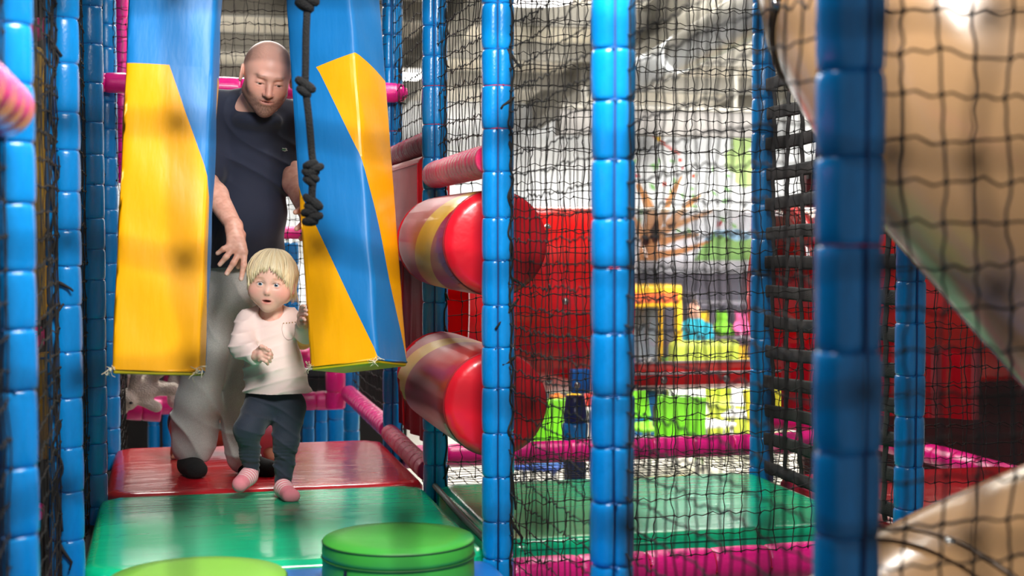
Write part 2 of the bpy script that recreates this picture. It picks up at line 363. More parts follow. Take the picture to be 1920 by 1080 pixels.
def post(X, Y, label, seam=False, roll=0., z0=-.62, z1=2.42, red_at=(), r=.045, pitch=.125, group='blue padded posts of the play frame', m=M_BLUE, lash=None):
    t = padded('padded_post', label, 'post', (X, Y, z0), (X, Y, z1), r, m, pitch, seam, roll, red_at=red_at, group=group)
    # bare steel pole carrying the sleeves down to the hall floor
    if seam:
        a = math.pi * 1.5 + roll; part('seam_thread', tube([(X + r * .87 * math.cos(a), Y + r * .87 * math.sin(a), z) for z in (z0, (z0 + z1) / 2, z1)], .0032, 6), mat('dark_blue_thread', '063c78', .7), t)
    if lash is not None:
        g = np.random.default_rng(int(Y * 100)); zz = np.arange(max(z0, -.1), min(z1, 1.75), .03); P = []
        for z in zz: a = lash + g.normal(0, .13); P.append((X + r * 1.06 * math.cos(a), Y + r * 1.06 * math.sin(a), z + g.normal(0, .004)))
        lc = part('lashing_cord', tube(spline(P, len(P) * 3), .0032, 6), M_NET, t)
        for z in np.arange(max(z0, -.05), min(z1, 1.7), .12):
            a = lash + g.normal(0, .1); c = np.array((X + r * 1.09 * math.cos(a), Y + r * 1.09 * math.sin(a), z + g.normal(0, .02))); e = np.array((g.normal(0, .012), -.004, -.016 + g.normal(0, .012)))
            part('cord_tail', tube([c - e * .6, c, c + e + (g.normal(0, .004), 0, 0), c + e * 1.6], [.003, .0055, .0035, .003], 6), M_NET, lc)
    part('pole', lathe([(.06, FLOOR), (.06, FLOOR + .01), (.024, FLOOR + .012), (.024, z1 + .02)], 12, (X, Y, 0)), M_STEEL, t)
    return t
LP = [(-.285, 2.74, 'nearest blue padded post at left frame edge with pink rail end', 2.0), (-.275, 3.95, 'blue padded post at left, between the two net walls beside green mat', 2.2), (-.265, 5.12, 'blue padded post at the back left corner of the green mat', 2.4), (-.26, 6.3, 'blue padded post left of the red mat, partly behind hanging bag', 2.4)]
for x, y, lb, ro in LP: post(x, y, lb, seam=(y < 4.5), roll=(-.5 if y < 4.5 else 0), pitch=.118, lash=(-2.0 if 3 < y < 4.5 else None))
RP = [(.905, 1.79, 'large blurred blue padded post nearest the camera at right', .125), (.908, 2.87, 'blue padded post in the middle of the photo with a central seam', .118), (.907, 3.95, 'blue padded post in front of the two red rollers', .122), (.94, 5.12, 'blue padded post behind the red rollers at the end of green mat', .125), (.965, 6.3, 'blue padded post right of the striped bag at the far end', .13)]
for i, (x, y, lb, pt) in enumerate(RP): post(x, y, lb, seam=True, roll=-.22 + (.35 if i == 0 else 0), red_at=(11,) if i < 2 else (14, 15), pitch=pt, r=.0455, lash=(None, None, -.9, -.8, -.8)[i])
post(2.205, 3.95, 'shaded dark blue padded post behind the tan tube slide', seam=True, pitch=.14)
post(2.225, 5.12, 'bright blue padded post beside the woven black strap panel', seam=False)
# ------------------------------------------------------------------ rails
def rail(p0, p1, label, r=.042, m=M_PINK, pitch=.13, tr=M_TIE_R, name='padded_rail', group='pink padded rails of the play frame'):
    return padded(name, label, 'rail', p0, p1, r, m, pitch, False, 0, ties=tr, group=group, jitter=.12)
def capped(p0, p1, label, **k):
    t = rail(p0, p1, label, **k); r = k.get('r', .042); d = np.array(p1, float) - np.array(p0, float); d /= np.linalg.norm(d)
    for c, s in ((p0, -1), (p1, 1)):
        part('end_cap', lathe([(r * .9, -.005), (r * 1.0, .01), (r * .86, .03), (r * .45, .045), (.004, .05)], 18, c, d * s), k.get('m', M_PINK), t)
    return t
capped((-.26, 6.20, 1.545), (.97, 6.20, 1.53), 'pink padded rail behind the man at shoulder height with tied ends')
rail((.90, 4.00, 1.125), (.93, 5.07, 1.125), 'shiny magenta wrapped rail just above the upper red roller', r=.048, m=M_PINKW, pitch=.055)
rail((.945, 5.17, 1.255), (.965, 6.25, 1.255), 'magenta wrapped rail above the red vinyl pad behind striped bag', r=.045, m=M_PINKW, pitch=.055)
rail((.955, 4.0, -.085), (2.16, 4.0, -.085), 'pink padded rail below the front edge of the right green mat', r=.052, pitch=.2)
rail((1.0, 6.24, -.08), (2.75, 6.24, -.08), 'pink padded rail below the clear tube, middle of photo', r=.05, pitch=.19)
rail((2.78, 6.24, -.08), (3.2, 6.24, -.07), 'pink padded rail right of the dark blue post, lower right', r=.05, pitch=.12)
rail((3.24, 6.18, -.06), (3.42, 5.2, -.10), 'shiny pink padded rail running toward camera at right frame edge', r=.048, pitch=.12)
rail((2.75, 6.42, .02), (3.18, 6.36, -.02), 'wrinkled pink rail behind the short one, below red vinyl curtain', r=.045, pitch=.14)
rail((.955, 6.36, .03), (.955, 7.85, .03), 'pink padded rail sloping away along the net behind the red mat', r=.045, pitch=.075)
rail((.925, 5.20, .03), (.94, 6.24, .03), 'shiny magenta rail along the right side of the red mat', r=.04, m=M_PINKW, pitch=.10)
rail((-.32, 7.98, -.02), (.945, 7.98, -.02), 'pink padded cross rail at the far end behind the toddler', r=.052, pitch=.15)
rail((-.32, 8.0, .22), (.945, 8.0, .22), 'upper pink cross rail at the far end behind the toddler', r=.055, pitch=.09)
rail((.89, 7.93, -.06), (.89, 7.93, .34), 'short upright pink padded post at the far right corner of the drop', r=.055, pitch=.09)
rail((-.28, 1.55, 1.13), (-.28, 2.64, 1.13), 'pink rail end at the left frame edge on nearest post', r=.05, pitch=.14)
rail((-.33, 8.0, .92), (.945, 8.0, .92), 'pink rail seen far behind between man and striped bag', r=.035, pitch=.2)
rail((-.33, 7.4, .05), (-.05, 7.4, .02), 'short pink rail under the cream plush bears at left', r=.06, pitch=.1)
post(.99, 8.02, 'blue padded post at the far right corner of the drop', z1=2.3, z0=-1.1)
post(-.37, 8.02, 'blue padded post at the far left corner of the drop', z1=2.3, z0=-1.1)
# low blue posts in the pit beyond the red mat
for i, px in enumerate((578, 603, 631, 655)):
    p = W(px, 800, 8.6 + .1 * i); post(p[0], p[1], ['thin blue post standing beyond the red mat, leftmost of four', 'second blue post from the left standing beyond the red mat', 'wide blue post third from the left beyond the red mat', 'rightmost blue post beyond the red mat beside sloping pink rail'][i], z0=-1.2, z1=-.08, r=.036 if i < 2 else .05, pitch=.16, group='blue posts beyond the red mat')
for i, px in enumerate((288, 316)):
    p = W(px, 800, 8.6); post(p[0], p[1], ['blue post below the plush bears, left of the pair', 'blue post below the plush bears, right beside the man'][i], z0=-1.2, z1=-.05, r=.035, pitch=.16, group='blue posts beyond the red mat')
p = W(545, 480, 8.9); post(p[0], p[1], 'blurred blue post far behind between man and striped bag', z0=-.6, z1=.86, r=.05, pitch=.16)

# ================================================================== nets
def net(name, o, u, v, w, h, label, cw=.055, ch=.06, r=.0018, seed=0, wav=.006, sag=.0, knot=.0050, off=(0, 0)):
    """knotted square net: o corner, u and v unit directions"""
    g = np.random.default_rng(seed); o = np.array(o, float); u = np.array(u, float); v = np.array(v, float); nn = np.cross(u, v)
    nx, ny = int(round(w / cw)) + 1, int(round(h / ch)) + 1
    I, J = np.meshgrid(np.arange(nx), np.arange(ny), indexing='ij')
    a = off[0] + I * cw + g.normal(0, .0035, I.shape); b = off[1] + J * ch + g.normal(0, .0035, I.shape)
    a += .006 * np.sin(b * 5 + seed); b += .008 * np.sin(a * 4 + seed * 2)
    c = g.normal(0, .002, I.shape) + sag * np.sin(np.clip(a / max(w, .01), 0, 1) * np.pi) * np.sin(np.clip(b / max(h, .01), 0, 1) * np.pi)
    N = o + a[..., None] * u + b[..., None] * v + c[..., None] * nn
    VV = []; FF = []; n0 = 0
    def strands(A, B, bend):
        nonlocal n0
        A = A.reshape(-1, 3); B = B.reshape(-1, 3); m = len(A); T = B - A
        M1 = A + T * .3 + bend.reshape(-1, 3); M2 = A + T * .7 - bend.reshape(-1, 3) * .8
        e1 = np.cross(T, nn); e1 /= np.linalg.norm(e1, axis=1)[:, None]; e2 = np.broadcast_to(nn, e1.shape)
        ring = []
        for P in (A, M1, M2, B):
            for k in range(3):
                an = 2 * math.pi * k / 3; ring.append(P + r * (e1 * math.cos(an) + e2 * math.sin(an)))
        VV.append(np.stack(ring, 1).reshape(-1, 3)); base = n0 + np.arange(m) * 12
        for s in range(3):
            for k in range(3):
                q = np.array((s * 3 + k, s * 3 + (k + 1) % 3, s * 3 + 3 + (k + 1) % 3, s * 3 + 3 + k)); FF.append(base[:, None] + q)
        n0 += 12 * m
    sgn = np.where((I + J) % 2 == 0, 1., -1.)
    strands(N[:-1], N[1:], (wav * .8 * (g.normal(.6, .5, I[:-1].shape)))[..., None] * v)
    strands(N[:, :-1], N[:, 1:], (wav * .5 * sgn[:, :-1] * g.normal(.4, .5, I[:, :-1].shape))[..., None] * u)
    P = N.reshape(-1, 3); m = len(P); K = []
    for d, s in ((u, 1.), (u, -1.), (v, 1.15), (v, -1.15), (nn, .8), (nn, -.8)): K.append(P + d * knot * s)
    VV.append(np.stack(K, 1).reshape(-1, 3)); base = n0 + np.arange(m) * 6
    for q in ((0, 2, 4), (2, 1, 4), (1, 3, 4), (3, 0, 4), (2, 0, 5), (1, 2, 5), (3, 1, 5), (0, 3, 5)): FF.append(base[:, None] + np.array(q + (q[2],)))
    V = np.concatenate(VV); Q = np.concatenate(FF)
    # octahedron faces are triangles: split into its own pass
    tri = Q[:, 2] == Q[:, 3]; quad = Q[~tri]; T3 = Q[tri][:, :3]
    allf = np.concatenate([quad[:, [0, 1, 2]], quad[:, [0, 2, 3]], T3])
    return solo(name, (V, allf), M_NET, label, 'net', 'black safety nets')
UX = (1, 0, 0); UY = (0, 1, 0); UZ = (0, 0, 1)
# left wall of the passage
net('safety_net', (-.285, 1.3, -.6), UY, UZ, 1.43, 3.0, 'black net wall at the left frame edge, closest to camera', seed=1)
net('safety_net', (-.285, 2.76, -.6), UY, UZ, 1.18, 3.0, 'black net wall between the two nearest posts at left', seed=2)
net('safety_net', (-.28, 3.98, -.5), UY, UZ, 1.12, 2.9, 'narrow looking black net strip left of the green mat', seed=3)
net('safety_net', (-.27, 5.15, -.4), UY, UZ, 1.12, 2.8, 'narrow looking black net strip left of the red mat', seed=4)
net('safety_net', (-.22, 6.35, -.6), UY, UZ, 1.1, 1.0, 'sagging black net below the cream plush bears', seed=5, wav=.01)
# right wall
net('safety_net', (.925, 1.82, -.6), UY, UZ, 1.02, 3.0, 'black net across the tan slide, between near and middle posts', seed=6, r=.0024)
net('safety_net', (.932, 2.90, -.6), UY, UZ, 1.02, 3.0, 'black net between the middle post and the roller post', seed=7)
net('safety_net', (.945, 3.98, 1.17), UY, UZ, 1.12, 1.25, 'black net above the magenta rail over the rollers', seed=8)
net('safety_net', (.965, 5.15, 1.30), UY, UZ, 1.12, 1.15, 'black net above the rail behind the striped bag', seed=9)
net('safety_net', (.975, 6.36, .04), UY, UZ, 1.5, .75, 'black net rising from the sloping pink rail behind the red mat', seed=10)
# frontal nets of the right bay
net('safety_net', (.95, 3.965, -.10), UX, UZ, 1.22, 2.5, 'black net in front of the right green mat, reaching its pink rail', seed=11)
net('safety_net', (.98, 5.12, .02), UX, UZ, 1.22, 2.4, 'black net behind the right green mat, before the red tube', seed=12)
net('safety_net', (2.26, 5.12, -.1), UX, UZ, 1.3, 2.4, 'black net to the right of strap panel before the glowing red tube', seed=13)
net('safety_net', (2.25, 3.97, -.1), UX, UZ, 1.0, 2.4, 'black net right of the dark blue post behind the tan slide', seed=14)
net('safety_net', (.94, 1.80, -.45), UX, UZ, 1.2, 2.6, 'near black net over the tan slide at the right edge', seed=15, r=.0024, knot=.006)
# net floor beyond the right mat
net('net_floor', (1.0, 5.18, -.10), UX, UY, 1.15, 1.0, 'flat black net floor behind the right green mat', seed=16)
net('net_floor', (2.3, 5.18, -.10), UX, UY, .9, 1.0, 'flat black net floor at right, in front of short pink rail', seed=17)
# far nets
net('safety_net', (-.22, 6.27, .55), UX, UZ, 1.16, 1.85, 'black net behind the man at the end of the red mat', seed=18)
net('safety_net', (-.3, 8.05, -.02), UX, UZ, 1.4, 2.2, 'farthest black net closing the passage behind everyone', seed=19)
# very near net the picture was taken through
net('safety_net', W(330 - 215 * 2, 265 + 235 * 4, .63) , tuple(CR), UZ, .56, .34, 'heavily blurred net right in front of the camera', seed=20, r=.0022, cw=.0508, ch=.0562, knot=.0075, wav=.003)
# ================================================================== mats and decks
def mat_mesh(x0, x1, y0, y1, z=0., th=.07, r=.035, cut=.055, n=26, puff=.006):
    """padded vinyl mat with rounded rim and clipped corners"""
    g = np.concatenate([[0, .012, .03, .06], np.linspace(.1, .9, n), [.94, .97, .988, 1]]); m = len(g); V = []
    w, h = x1 - x0, y1 - y0; cx, cy = (x0 + x1) / 2, (y0 + y1) / 2
    def clip(x, y):
        ax, ay = abs(x - cx), abs(y - cy); ex = ax - (w / 2 - cut); ey = ay - (h / 2 - cut)
        if ex > 0 and ey > 0 and ex + ey > cut:
            k = cut / (ex + ey); ax = w / 2 - cut + ex * k; ay = h / 2 - cut + ey * k
        return cx + math.copysign(ax, x - cx), cy + math.copysign(ay, y - cy)
    for i in range(m):
        for j in range(m):
            x, y = clip(x0 + w * g[i], y0 + h * g[j]); e = min(x - x0, x1 - x, y - y0, y1 - y)
            ax, ay = abs(x - cx), abs(y - cy); e = max(0, min(e, ((w / 2 + h / 2 - cut) - ax - ay) * .7))
            q = min(e / r, 1); V.append((x, y, z - r * .62 * (1 - math.sqrt(max(0, 1 - (1 - q) ** 2))) + puff * math.sin(math.pi * g[i]) * math.sin(math.pi * g[j])))
    F = [(i * m + j, (i + 1) * m + j, (i + 1) * m + j + 1, i * m + j + 1) for i in range(m - 1) for j in range(m - 1)]
    rim = [i * m for i in range(m)] + [(m - 1) * m + j for j in range(1, m)] + [i * m + m - 1 for i in range(m - 2, -1, -1)] + [j for j in range(m - 2, 0, -1)]
    b = len(V); k = len(rim); V += [(V[q][0], V[q][1], z - th) for q in rim]
    F += [(rim[(i + 1) % k], rim[i], b + i, b + (i + 1) % k) for i in range(k)] + [tuple(range(b, b + k))]
    return np.array(V), F
def mat_thing(name, lb, m, x0, x1, y0, y1, welt=None, **k):
    t = thing(name, lb, 'mat', ((x0 + x1) / 2, (y0 + y1) / 2, -.07), 'vinyl floor mats')
    part('cover', mat_mesh(x0, x1, y0, y1, **k), m, t)
    zz = k.get('z', 0) - .024
    part('welt', tube([(x0 + .07, y0 + .001, zz), ((x0 + x1) / 2, y0 - .001, zz), (x1 - .07, y0 + .001, zz)], .0035, 6), welt or m, t)
    return t
mat_thing('floor_mat', 'glossy green vinyl mat under the toddler in the passage', M_GREENMAT, -.245, .885, 3.965, 5.11)
mat_thing('floor_mat', 'glossy red vinyl mat under the man\'s feet', M_REDMAT, -.235, .905, 5.125, 6.28)
mat_thing('floor_mat', 'green vinyl mat in the right bay behind black net', M_GREENMAT, .93, 2.17, 4.06, 5.09, th=.09)
mat_thing('floor_mat', 'blue vinyl mat under the two green podiums', M_BLUEMAT, -.245, .885, 2.3, 3.955, z=-.012)
mat_thing('floor_mat', 'dark red vinyl mat at right behind the tan slide', M_REDMAT, 2.27, 3.3, 4.1, 5.1, z=-.02)
for n_, (x0, x1, y0, y1) in enumerate(((-.30, .93, 2.2, 6.3), (.935, 3.5, 4.05, 5.11))):
    solo('platform_deck', box((x0, y0, -.20), (x1, y1, -.092)), M_DARK, ['dark wooden deck carrying the passage mats', 'dark wooden deck carrying the right bay mats'][n_], 'deck', smooth=False)
# grey joint strip between the two green mats
solo('joint_strip', tube(spline([(.905, 4.02, .0), (.91, 4.5, -.002), (.925, 5.05, .0)], 8), .011, 8), mat('dark_green_piping', '1d3b2c', .5), 'dark piping strip in the joint between the two green mats', 'strip')
# podiums
def podium(c, r, h, m, lb):
    c = np.array(c, float); t = thing('round_podium', lb, 'podium', c, 'green stepping podiums')
    part('top_cap', lathe([(r, h - .045), (r * 1.003, h - .03), (r * .998, h - .008), (r * .985, h + .001), (r * .7, h + .006), (r * .01, h + .004)], 48, c), m, t)
    part('side_cover', lathe([(r * .97, 0), (r * 1.0, .01), (r * 1.004, h * .3), (r * .997, h - .05), (r * .996, h - .040)], 48, c), m, t)
    part('top_piping', torus(c + (0, 0, h - .004), r * .993, .0028, n=48, m=5), mat('dark_green_thread', '1f5a22', .6), t)
    part('side_seam', torus(c + (0, 0, h - .044), r * 1.001, .0028, n=48, m=5), MATS['dark_green_thread'], t)
    part('zip_puller', box((c[0] - r * .78 - .004, c[1] - r * .66, c[2] + h - .085), (c[0] - r * .78 + .004, c[1] - r * .63, c[2] + h - .05)), M_BLACKP, t, smooth=False)
podium((.575, 3.67, -.012), .199, .128, M_GREEN, 'round mid green vinyl podium standing right in front')
podium((.055, 3.31, -.012), .202, .140, M_LIME, 'round lime green vinyl podium cut by the lower frame edge')

# ================================================================== hanging bags
def bag(name, lb, c, w, h, rotz, tilt, stripes, seam_z, group, top_z):
    """square section hanging bag; c = centre of its base; stripes(p, z) says blue or yellow"""
    root = thing(name, lb, 'hanging bag', c, group); 
    from mathutils import Quaternion
    root.rotation_mode = 'QUATERNION'; root.rotation_quaternion = Vector((0, 0, 1)).rotation_difference(Vector((float(CR[0] * tilt[0] + CF[0] * tilt[1]), float(CR[1] * tilt[0] + CF[1] * tilt[1]), 1.0))) @ Quaternion((0, 0, 1), rotz)
    hw = w / 2; rb = .012; nz = 60; nf = 22; zs = np.linspace(0, h, nz + 1); cols = []
    for f in range(4):
        for i in range(nf): cols.append(f + i / nf)
    def pt(p, z):
        f = int(p) % 4; s = p - int(p); bl = .006 * math.sin(math.pi * s) * math.sin(math.pi * min(max(z / h, 0), 1)) + .002 * math.sin(z * 23 + f * 2 + s * 5)
        hh = hw + bl; e = -hw + w * s
        x, y = [(e, -hh), (hh, e), (-e, hh), (-hh, -e)][f]
        ax, ay = abs(x), abs(y); k = rb
        if ax > hw - k and ay > hw - k:
            dx, dy = ax - (hw - k), ay - (hw - k); l = math.hypot(dx, dy)
            if l > k: ax = hw - k + dx / l * k; ay = hw - k + dy / l * k
        tp = 1.0
        return (math.copysign(ax, x) * tp, math.copysign(ay, y) * tp, z)
    # columns carry exact stripe boundaries: per column split z at the boundary heights
    groups = {}
    for ci in range(len(cols)):
        p0, p1 = cols[ci], cols[ci] + 1 / nf
        b0, b1 = stripes(p0), stripes(p1)
        for k in range(len(b0) - 1):
            col = b0[k][1]; lo0, hi0, lo1, hi1 = b0[k][0], b0[k + 1][0], b1[k][0], b1[k + 1][0]
            if hi0 - lo0 < 1e-5 and hi1 - lo1 < 1e-5: continue
            n = max(1, int(max(hi0 - lo0, hi1 - lo1) / h * nz)); V, F = groups.setdefault((col, k), ([], []))
            for j in range(n + 1):
                s = j / n; V.append(pt(p0, lo0 + (hi0 - lo0) * s)); V.append(pt(p1 if p1 % 1 > 1e-6 else p1 - 1e-4, lo1 + (hi1 - lo1) * s))
                if j: a = len(V); F.append((a - 4, a - 3, a - 1, a - 2))
    import bmesh
    for (col, k), (V, F) in groups.items():
        me = raw_mesh('fabric_panel', V, F); bm = bmesh.new(); bm.from_mesh(me); bmesh.ops.remove_doubles(bm, verts=bm.verts, dist=.0012); bm.to_mesh(me); bm.free()
        me.polygons.foreach_set('use_smooth', np.ones(len(me.polygons), dtype=bool))
        link('fabric_panel', me, M_SKYB if col == 'b' else M_YEL, root)
    k = hw - .004
    o = link('base_panel', raw_mesh('base_panel', *rbox((-k, -k, -.012), (k, k, .004), .006, 2)), M_OLIVE, root)
    link('top_panel', raw_mesh('top_panel', *rbox((-k, -k, h - .004), (k, k, h + .006), .006, 2)), M_YEL, root)
    e = hw - .004; cs = [(-e, -e), (e, -e), (e, e), (-e, e), (-e, -e)]
    for i in range(4):
        link('hem_piping', raw_mesh('hem_piping', *tube([cs[i] + (.002,), ((cs[i][0] + cs[i + 1][0]) / 2, (cs[i][1] + cs[i + 1][1]) / 2, .0), cs[i + 1] + (.002,)], .0045, 6)), M_YEL if i % 2 == 0 else M_SKYB, root)
    thr = []
    for cx, cy in ((-hw, -hw), (hw, -hw)):
        for _ in range(16):
            a = np.array((cx * .97, cy * .97, .004)) + rng.normal(0, .006, 3); d = rng.normal(0, 1, 3) * (.016, .012, .012) + (0, -.004, -.008)
            thr.append(tube([a, a + d * .6 + rng.normal(0, .003, 3), a + d], .0011, 4))
    link('frayed_threads', raw_mesh('frayed_threads', *join(*thr)), M_THREAD, root)['kind'] = 'stuff'
    L = top_z - c[2] - h
    link('hanging_strap', raw_mesh('hanging_strap', *box((-.025, -.004, h), (.025, .004, h + L))), M_STRAP, root)
    return root
def left_stripes(p):
    # seam at .93 ; blue above; on the front face blue right of a diagonal, and so on around
    H = BH; s = ZS; k = .62
    f = p % 4
    lo = min(s, max(0, s - k * (f - .5))) if f > .5 else s
    lo2 = min(lo, max(0, s - k * (f - 1.55) * 1.0)) if f > 1.55 else None
    up = s if f <= 1.55 else s - 0.0
    # bands from base: yellow, blue, yellow, blue top
    yb = lo; top = s if f <= 1.55 else max(lo, s - k * (f - 1.55))
    if f > 1.55: return [(0, 'y'), (yb, 'b'), (max(yb, s - k * (f - 1.55)), 'y'), (s, 'b'), (H, None)]
    return [(0, 'y'), (yb, 'b'), (s, 'y'), (s, 'b'), (H, None)]
BH = 1.62; ZS = .865
def right_stripes(p):
    f = p % 4; s = ZS2 + .045 * max(0, 1 - abs(f - 1)); k = .635; H = BH2
    lo = min(s, max(0, s - .37 - k * f)); up = min(s, max(lo, s - k * (f - .42)))
    return [(0, 'y'), (lo, 'b'), (up, 'y'), (s, 'b'), (H, None)]
BH2 = 1.28; ZS2 = .975
dL = 4.10; cL = W(300, 695, dL)
bag('hanging_bag', 'yellow bag with a blue top hanging at left before the man', cL, .242, BH, R_(-5.5), (.030, .10), left_stripes, ZS, 'square hanging bags', 2.36)
dR = 4.72; cR = W(674, 684, dR)
bag('hanging_bag', 'tilted blue and yellow bag the toddler holds, black rope before it', cR, .245, BH2, -R_(32.5), (-.086, .17), right_stripes, ZS2, 'square hanging bags', 2.36)
# knotted climbing rope
dr = 3.55; t = thing('knotted_rope', 'black knotted rope hanging in front of the right bag', 'rope', W(585, 420, dr))
rp = np.array([W(x, y, dr) for x, y in ((578, -560), (577, -200), (576, 0), (574, 60), (573, 120), (573, 165), (580, 230), (585, 290), (590, 322), (586, 350), (585, 385), (585, 412))])
part('rope_length', tube(spline(rp, 60), .0095, 10), M_ROPE, t)
def knot(px, py, s=1.0, tilt=0.):
    c = W(px, py, dr); k = []
    for i, (dx, dz, rr) in enumerate(((-.006, .012, .016), (.008, .004, .017), (-.003, -.009, .0165))):
        k.append(torus(c + CR * dx * s + np.array((0, 0, dz)) * s, .0115 * s, .0098 * s, (CR * (.25 + tilt) + np.array((0, .15 * (-1) ** i, 1.0))), 18, 8))
    k.append(ball(c, .014 * s)); part('knot', join(*k), M_ROPE, t)
for a in ((574, 2, 1.25, .3), (572, 165, 1.05, .5), (587, 318, 1.0, -.6), (582, 334, .9, .5), (586, 385, 1.05, .6), (584, 408, 1.05, -.3)): knot(*a)
# cross bars overhead that carry bags and rope
for y, lb in ((float(rp[0][1]), 'overhead blue padded bar carrying the black rope'), (float(cL[1]), 'overhead blue padded bar carrying the left hanging bag'), (float(cR[1]) + .02, 'overhead blue padded bar carrying the striped bag')):
    padded('padded_beam', lb, 'beam', (-.27, y, 2.40), (.92, y, 2.40), .045, M_BLUE, .13, group='overhead padded beams')
for x, lb in ((-.27, 'overhead blue padded bar along the left net wall'), (.93, 'overhead blue padded bar along the right posts')):
    padded('padded_beam', lb, 'beam', (x, 1.79, 2.46), (x, 6.3, 2.46), .045, M_BLUE, .13, group='overhead padded beams')

# ================================================================== rollers
def roller(z, lb, phase, Y0=4.13, Y1=5.02, X=.94, r=.159, sl=1.0):
    t = thing('padded_roller', lb, 'roller', (X, (Y0 + Y1) / 2, z - r), 'red padded rollers')
    L = Y1 - Y0; n = 64; m = 40; groups = {'r': ([], []), 'y': ([], [])}
    # helical yellow band, its edges followed exactly by the mesh columns
    for k in range(n):
        a0, a1 = 2 * math.pi * k / n, 2 * math.pi * (k + 1) / n
        def bands(a):
            return None
        s0 = ((a0 - phase) / (2 * math.pi)) % 1.0; s1 = s0 + 1 / n
        def bb(s): c = -.3 + s * 1.6; return [0, min(max(c, 0), 1), min(max(c + sl, 0), 1), 1]
        B0, B1 = bb(s0), bb(s1)
        for q, col in ((0, 'r'), (1, 'y'), (2, 'r')):
            lo0, hi0, lo1, hi1 = B0[q], B0[q + 1], B1[q], B1[q + 1]
            if max(hi0 - lo0, hi1 - lo1) < 1e-5: continue
            nn = max(1, int(max(hi0 - lo0, hi1 - lo1) * 16)); V, F = groups[col]
            for j in range(nn + 1):
                for a, lo, hi in ((a0, lo0, hi0), (a1, lo1, hi1)):
                    u = lo + (hi - lo) * j / nn; rr = r * (1 + .012 * math.sin(math.pi * u)) - .012 * max(0, 1 - u / .02) ** 2 - .012 * max(0, 1 - (1 - u) / .02) ** 2
                    V.append((X + rr * math.cos(a), Y0 + L * u, z + rr * math.sin(a)))
                if j: b = len(V); F.append((b - 4, b - 2, b - 1, b - 3))
    for col, m_ in (('r', mat('roller_red_vinyl', 'b01420', .33, bump=.06, bscale=12, var=.1, coat=.1)), ('y', mat('roller_yellow_vinyl', 'e0b010', .33, bump=.06, bscale=12, var=.1, coat=.1))):
        V, F = groups[col]; import bmesh
        me = raw_mesh('stripe_cover', np.array(V) - wloc(t), F); bm = bmesh.new(); bm.from_mesh(me); bmesh.ops.remove_doubles(bm, verts=bm.verts, dist=.0008); bmesh.ops.recalc_face_normals(bm, faces=bm.faces); bm.to_mesh(me); bm.free()
        me.polygons.foreach_set('use_smooth', np.ones(len(me.polygons), dtype=bool)); link('stripe_cover', me, m_, t)
    for y, s in ((Y0, -1), (Y1, 1)):
        V, F = lathe([(r * .99, -.004), (r * .975, .012), (r * .8, .024), (r * .35, .030), (.03, .026), (.001, .025)], 56, (X, y, z), (0, s, 0))
        V = np.array(V)
        for i in range(len(V)):
            dx, dz = V[i][0] - X, V[i][2] - z; rr = math.hypot(dx, dz); a = math.atan2(dz, dx)
            V[i][1] += .0022 * math.sin(a * 21 + 2 * math.sin(a * 5)) * (rr / r) ** 6
        part('end_disc', (V, F), mat('roller_disc_vinyl', 'd81426', .3, bump=.15, bscale=14, var=.07, coat=.15), t)
    part('rim_seam', torus((X, Y0 + .002, z), r * .985, .0028, (0, 1, 0), 56, 5), mat('dark_red_thread', '8c0f1a', .6), t)
    part('axle', lathe([(.03, -.05), (.034, -.03), (.03, .01), (.03, L - .01), (.034, L + .03), (.03, L + .05)], 16, (X, Y0, z), (0, 1, 0)), M_PINK, t)
roller(.885, 'upper red padded roller with a yellow stripe behind the blue post', R_(70), sl=.32)
roller(.405, 'lower red padded roller with a yellow stripe behind the blue post', R_(-58), sl=.22)

# ================================================================== red vinyl pad and curtain right of the red mat
def wall_pad(x0, x1, y0, y1, z0, z1, lb, m):
    t = thing('wall_pad', lb, 'pad', ((x0 + x1) / 2, (y0 + y1) / 2, z0)); part('cover', rbox((x0, y0, z0), (x1, y1, z1), .03, 4), m, t)
    part('seam', tube([(x0 - .001, y0 + .03, z0 + .03), (x0 - .001, y0 + .03, z1 - .03), (x0 - .001, y1 - .03, z1 - .03)], .0025, 5), M_TIE_R, t); return t
wall_pad(.90, 1.02, 5.22, 6.2, .80, 1.205, 'red foam pad below the magenta rail behind striped bag', M_RED)
M_CURT = mat('dark_red_pvc', '8a1020', .5, bump=.10, bscale=7, bstretch=(1, 3, .6), spec=.12, var=.1)
t = thing('pvc_curtain', 'dark red glossy vinyl panel between red mat and rollers', 'panel', (.98, 5.7, .05))
V = []; ny, nz = 40, 16
for i in range(ny + 1):
    for j in range(nz + 1):
        y = 5.19 + 1.05 * i / ny; z = .075 + .725 * j / nz
        V.append((.985 + .010 * math.sin(i * .9) * (1 - j / nz) + .006 * math.sin(i * .37 + j * .2), y, z))
n1 = len(V); V += [(x + .006, y, z) for x, y, z in V]
F = [(i * (nz + 1) + j, i * (nz + 1) + j + 1, (i + 1) * (nz + 1) + j + 1, (i + 1) * (nz + 1) + j) for i in range(ny) for j in range(nz)]
F += [tuple(n1 + q for q in f[::-1]) for f in F]
part('sheet', (V, F), M_CURT, t)
for y in (5.26, 5.34, 6.05): part('binding', tube(spline([(.972, y, .80), (.965, y + .01, .5), (.972, y - .01, .09)], 6), .010, 6, flat=((1, 0, 0), .5)), M_RED, t)
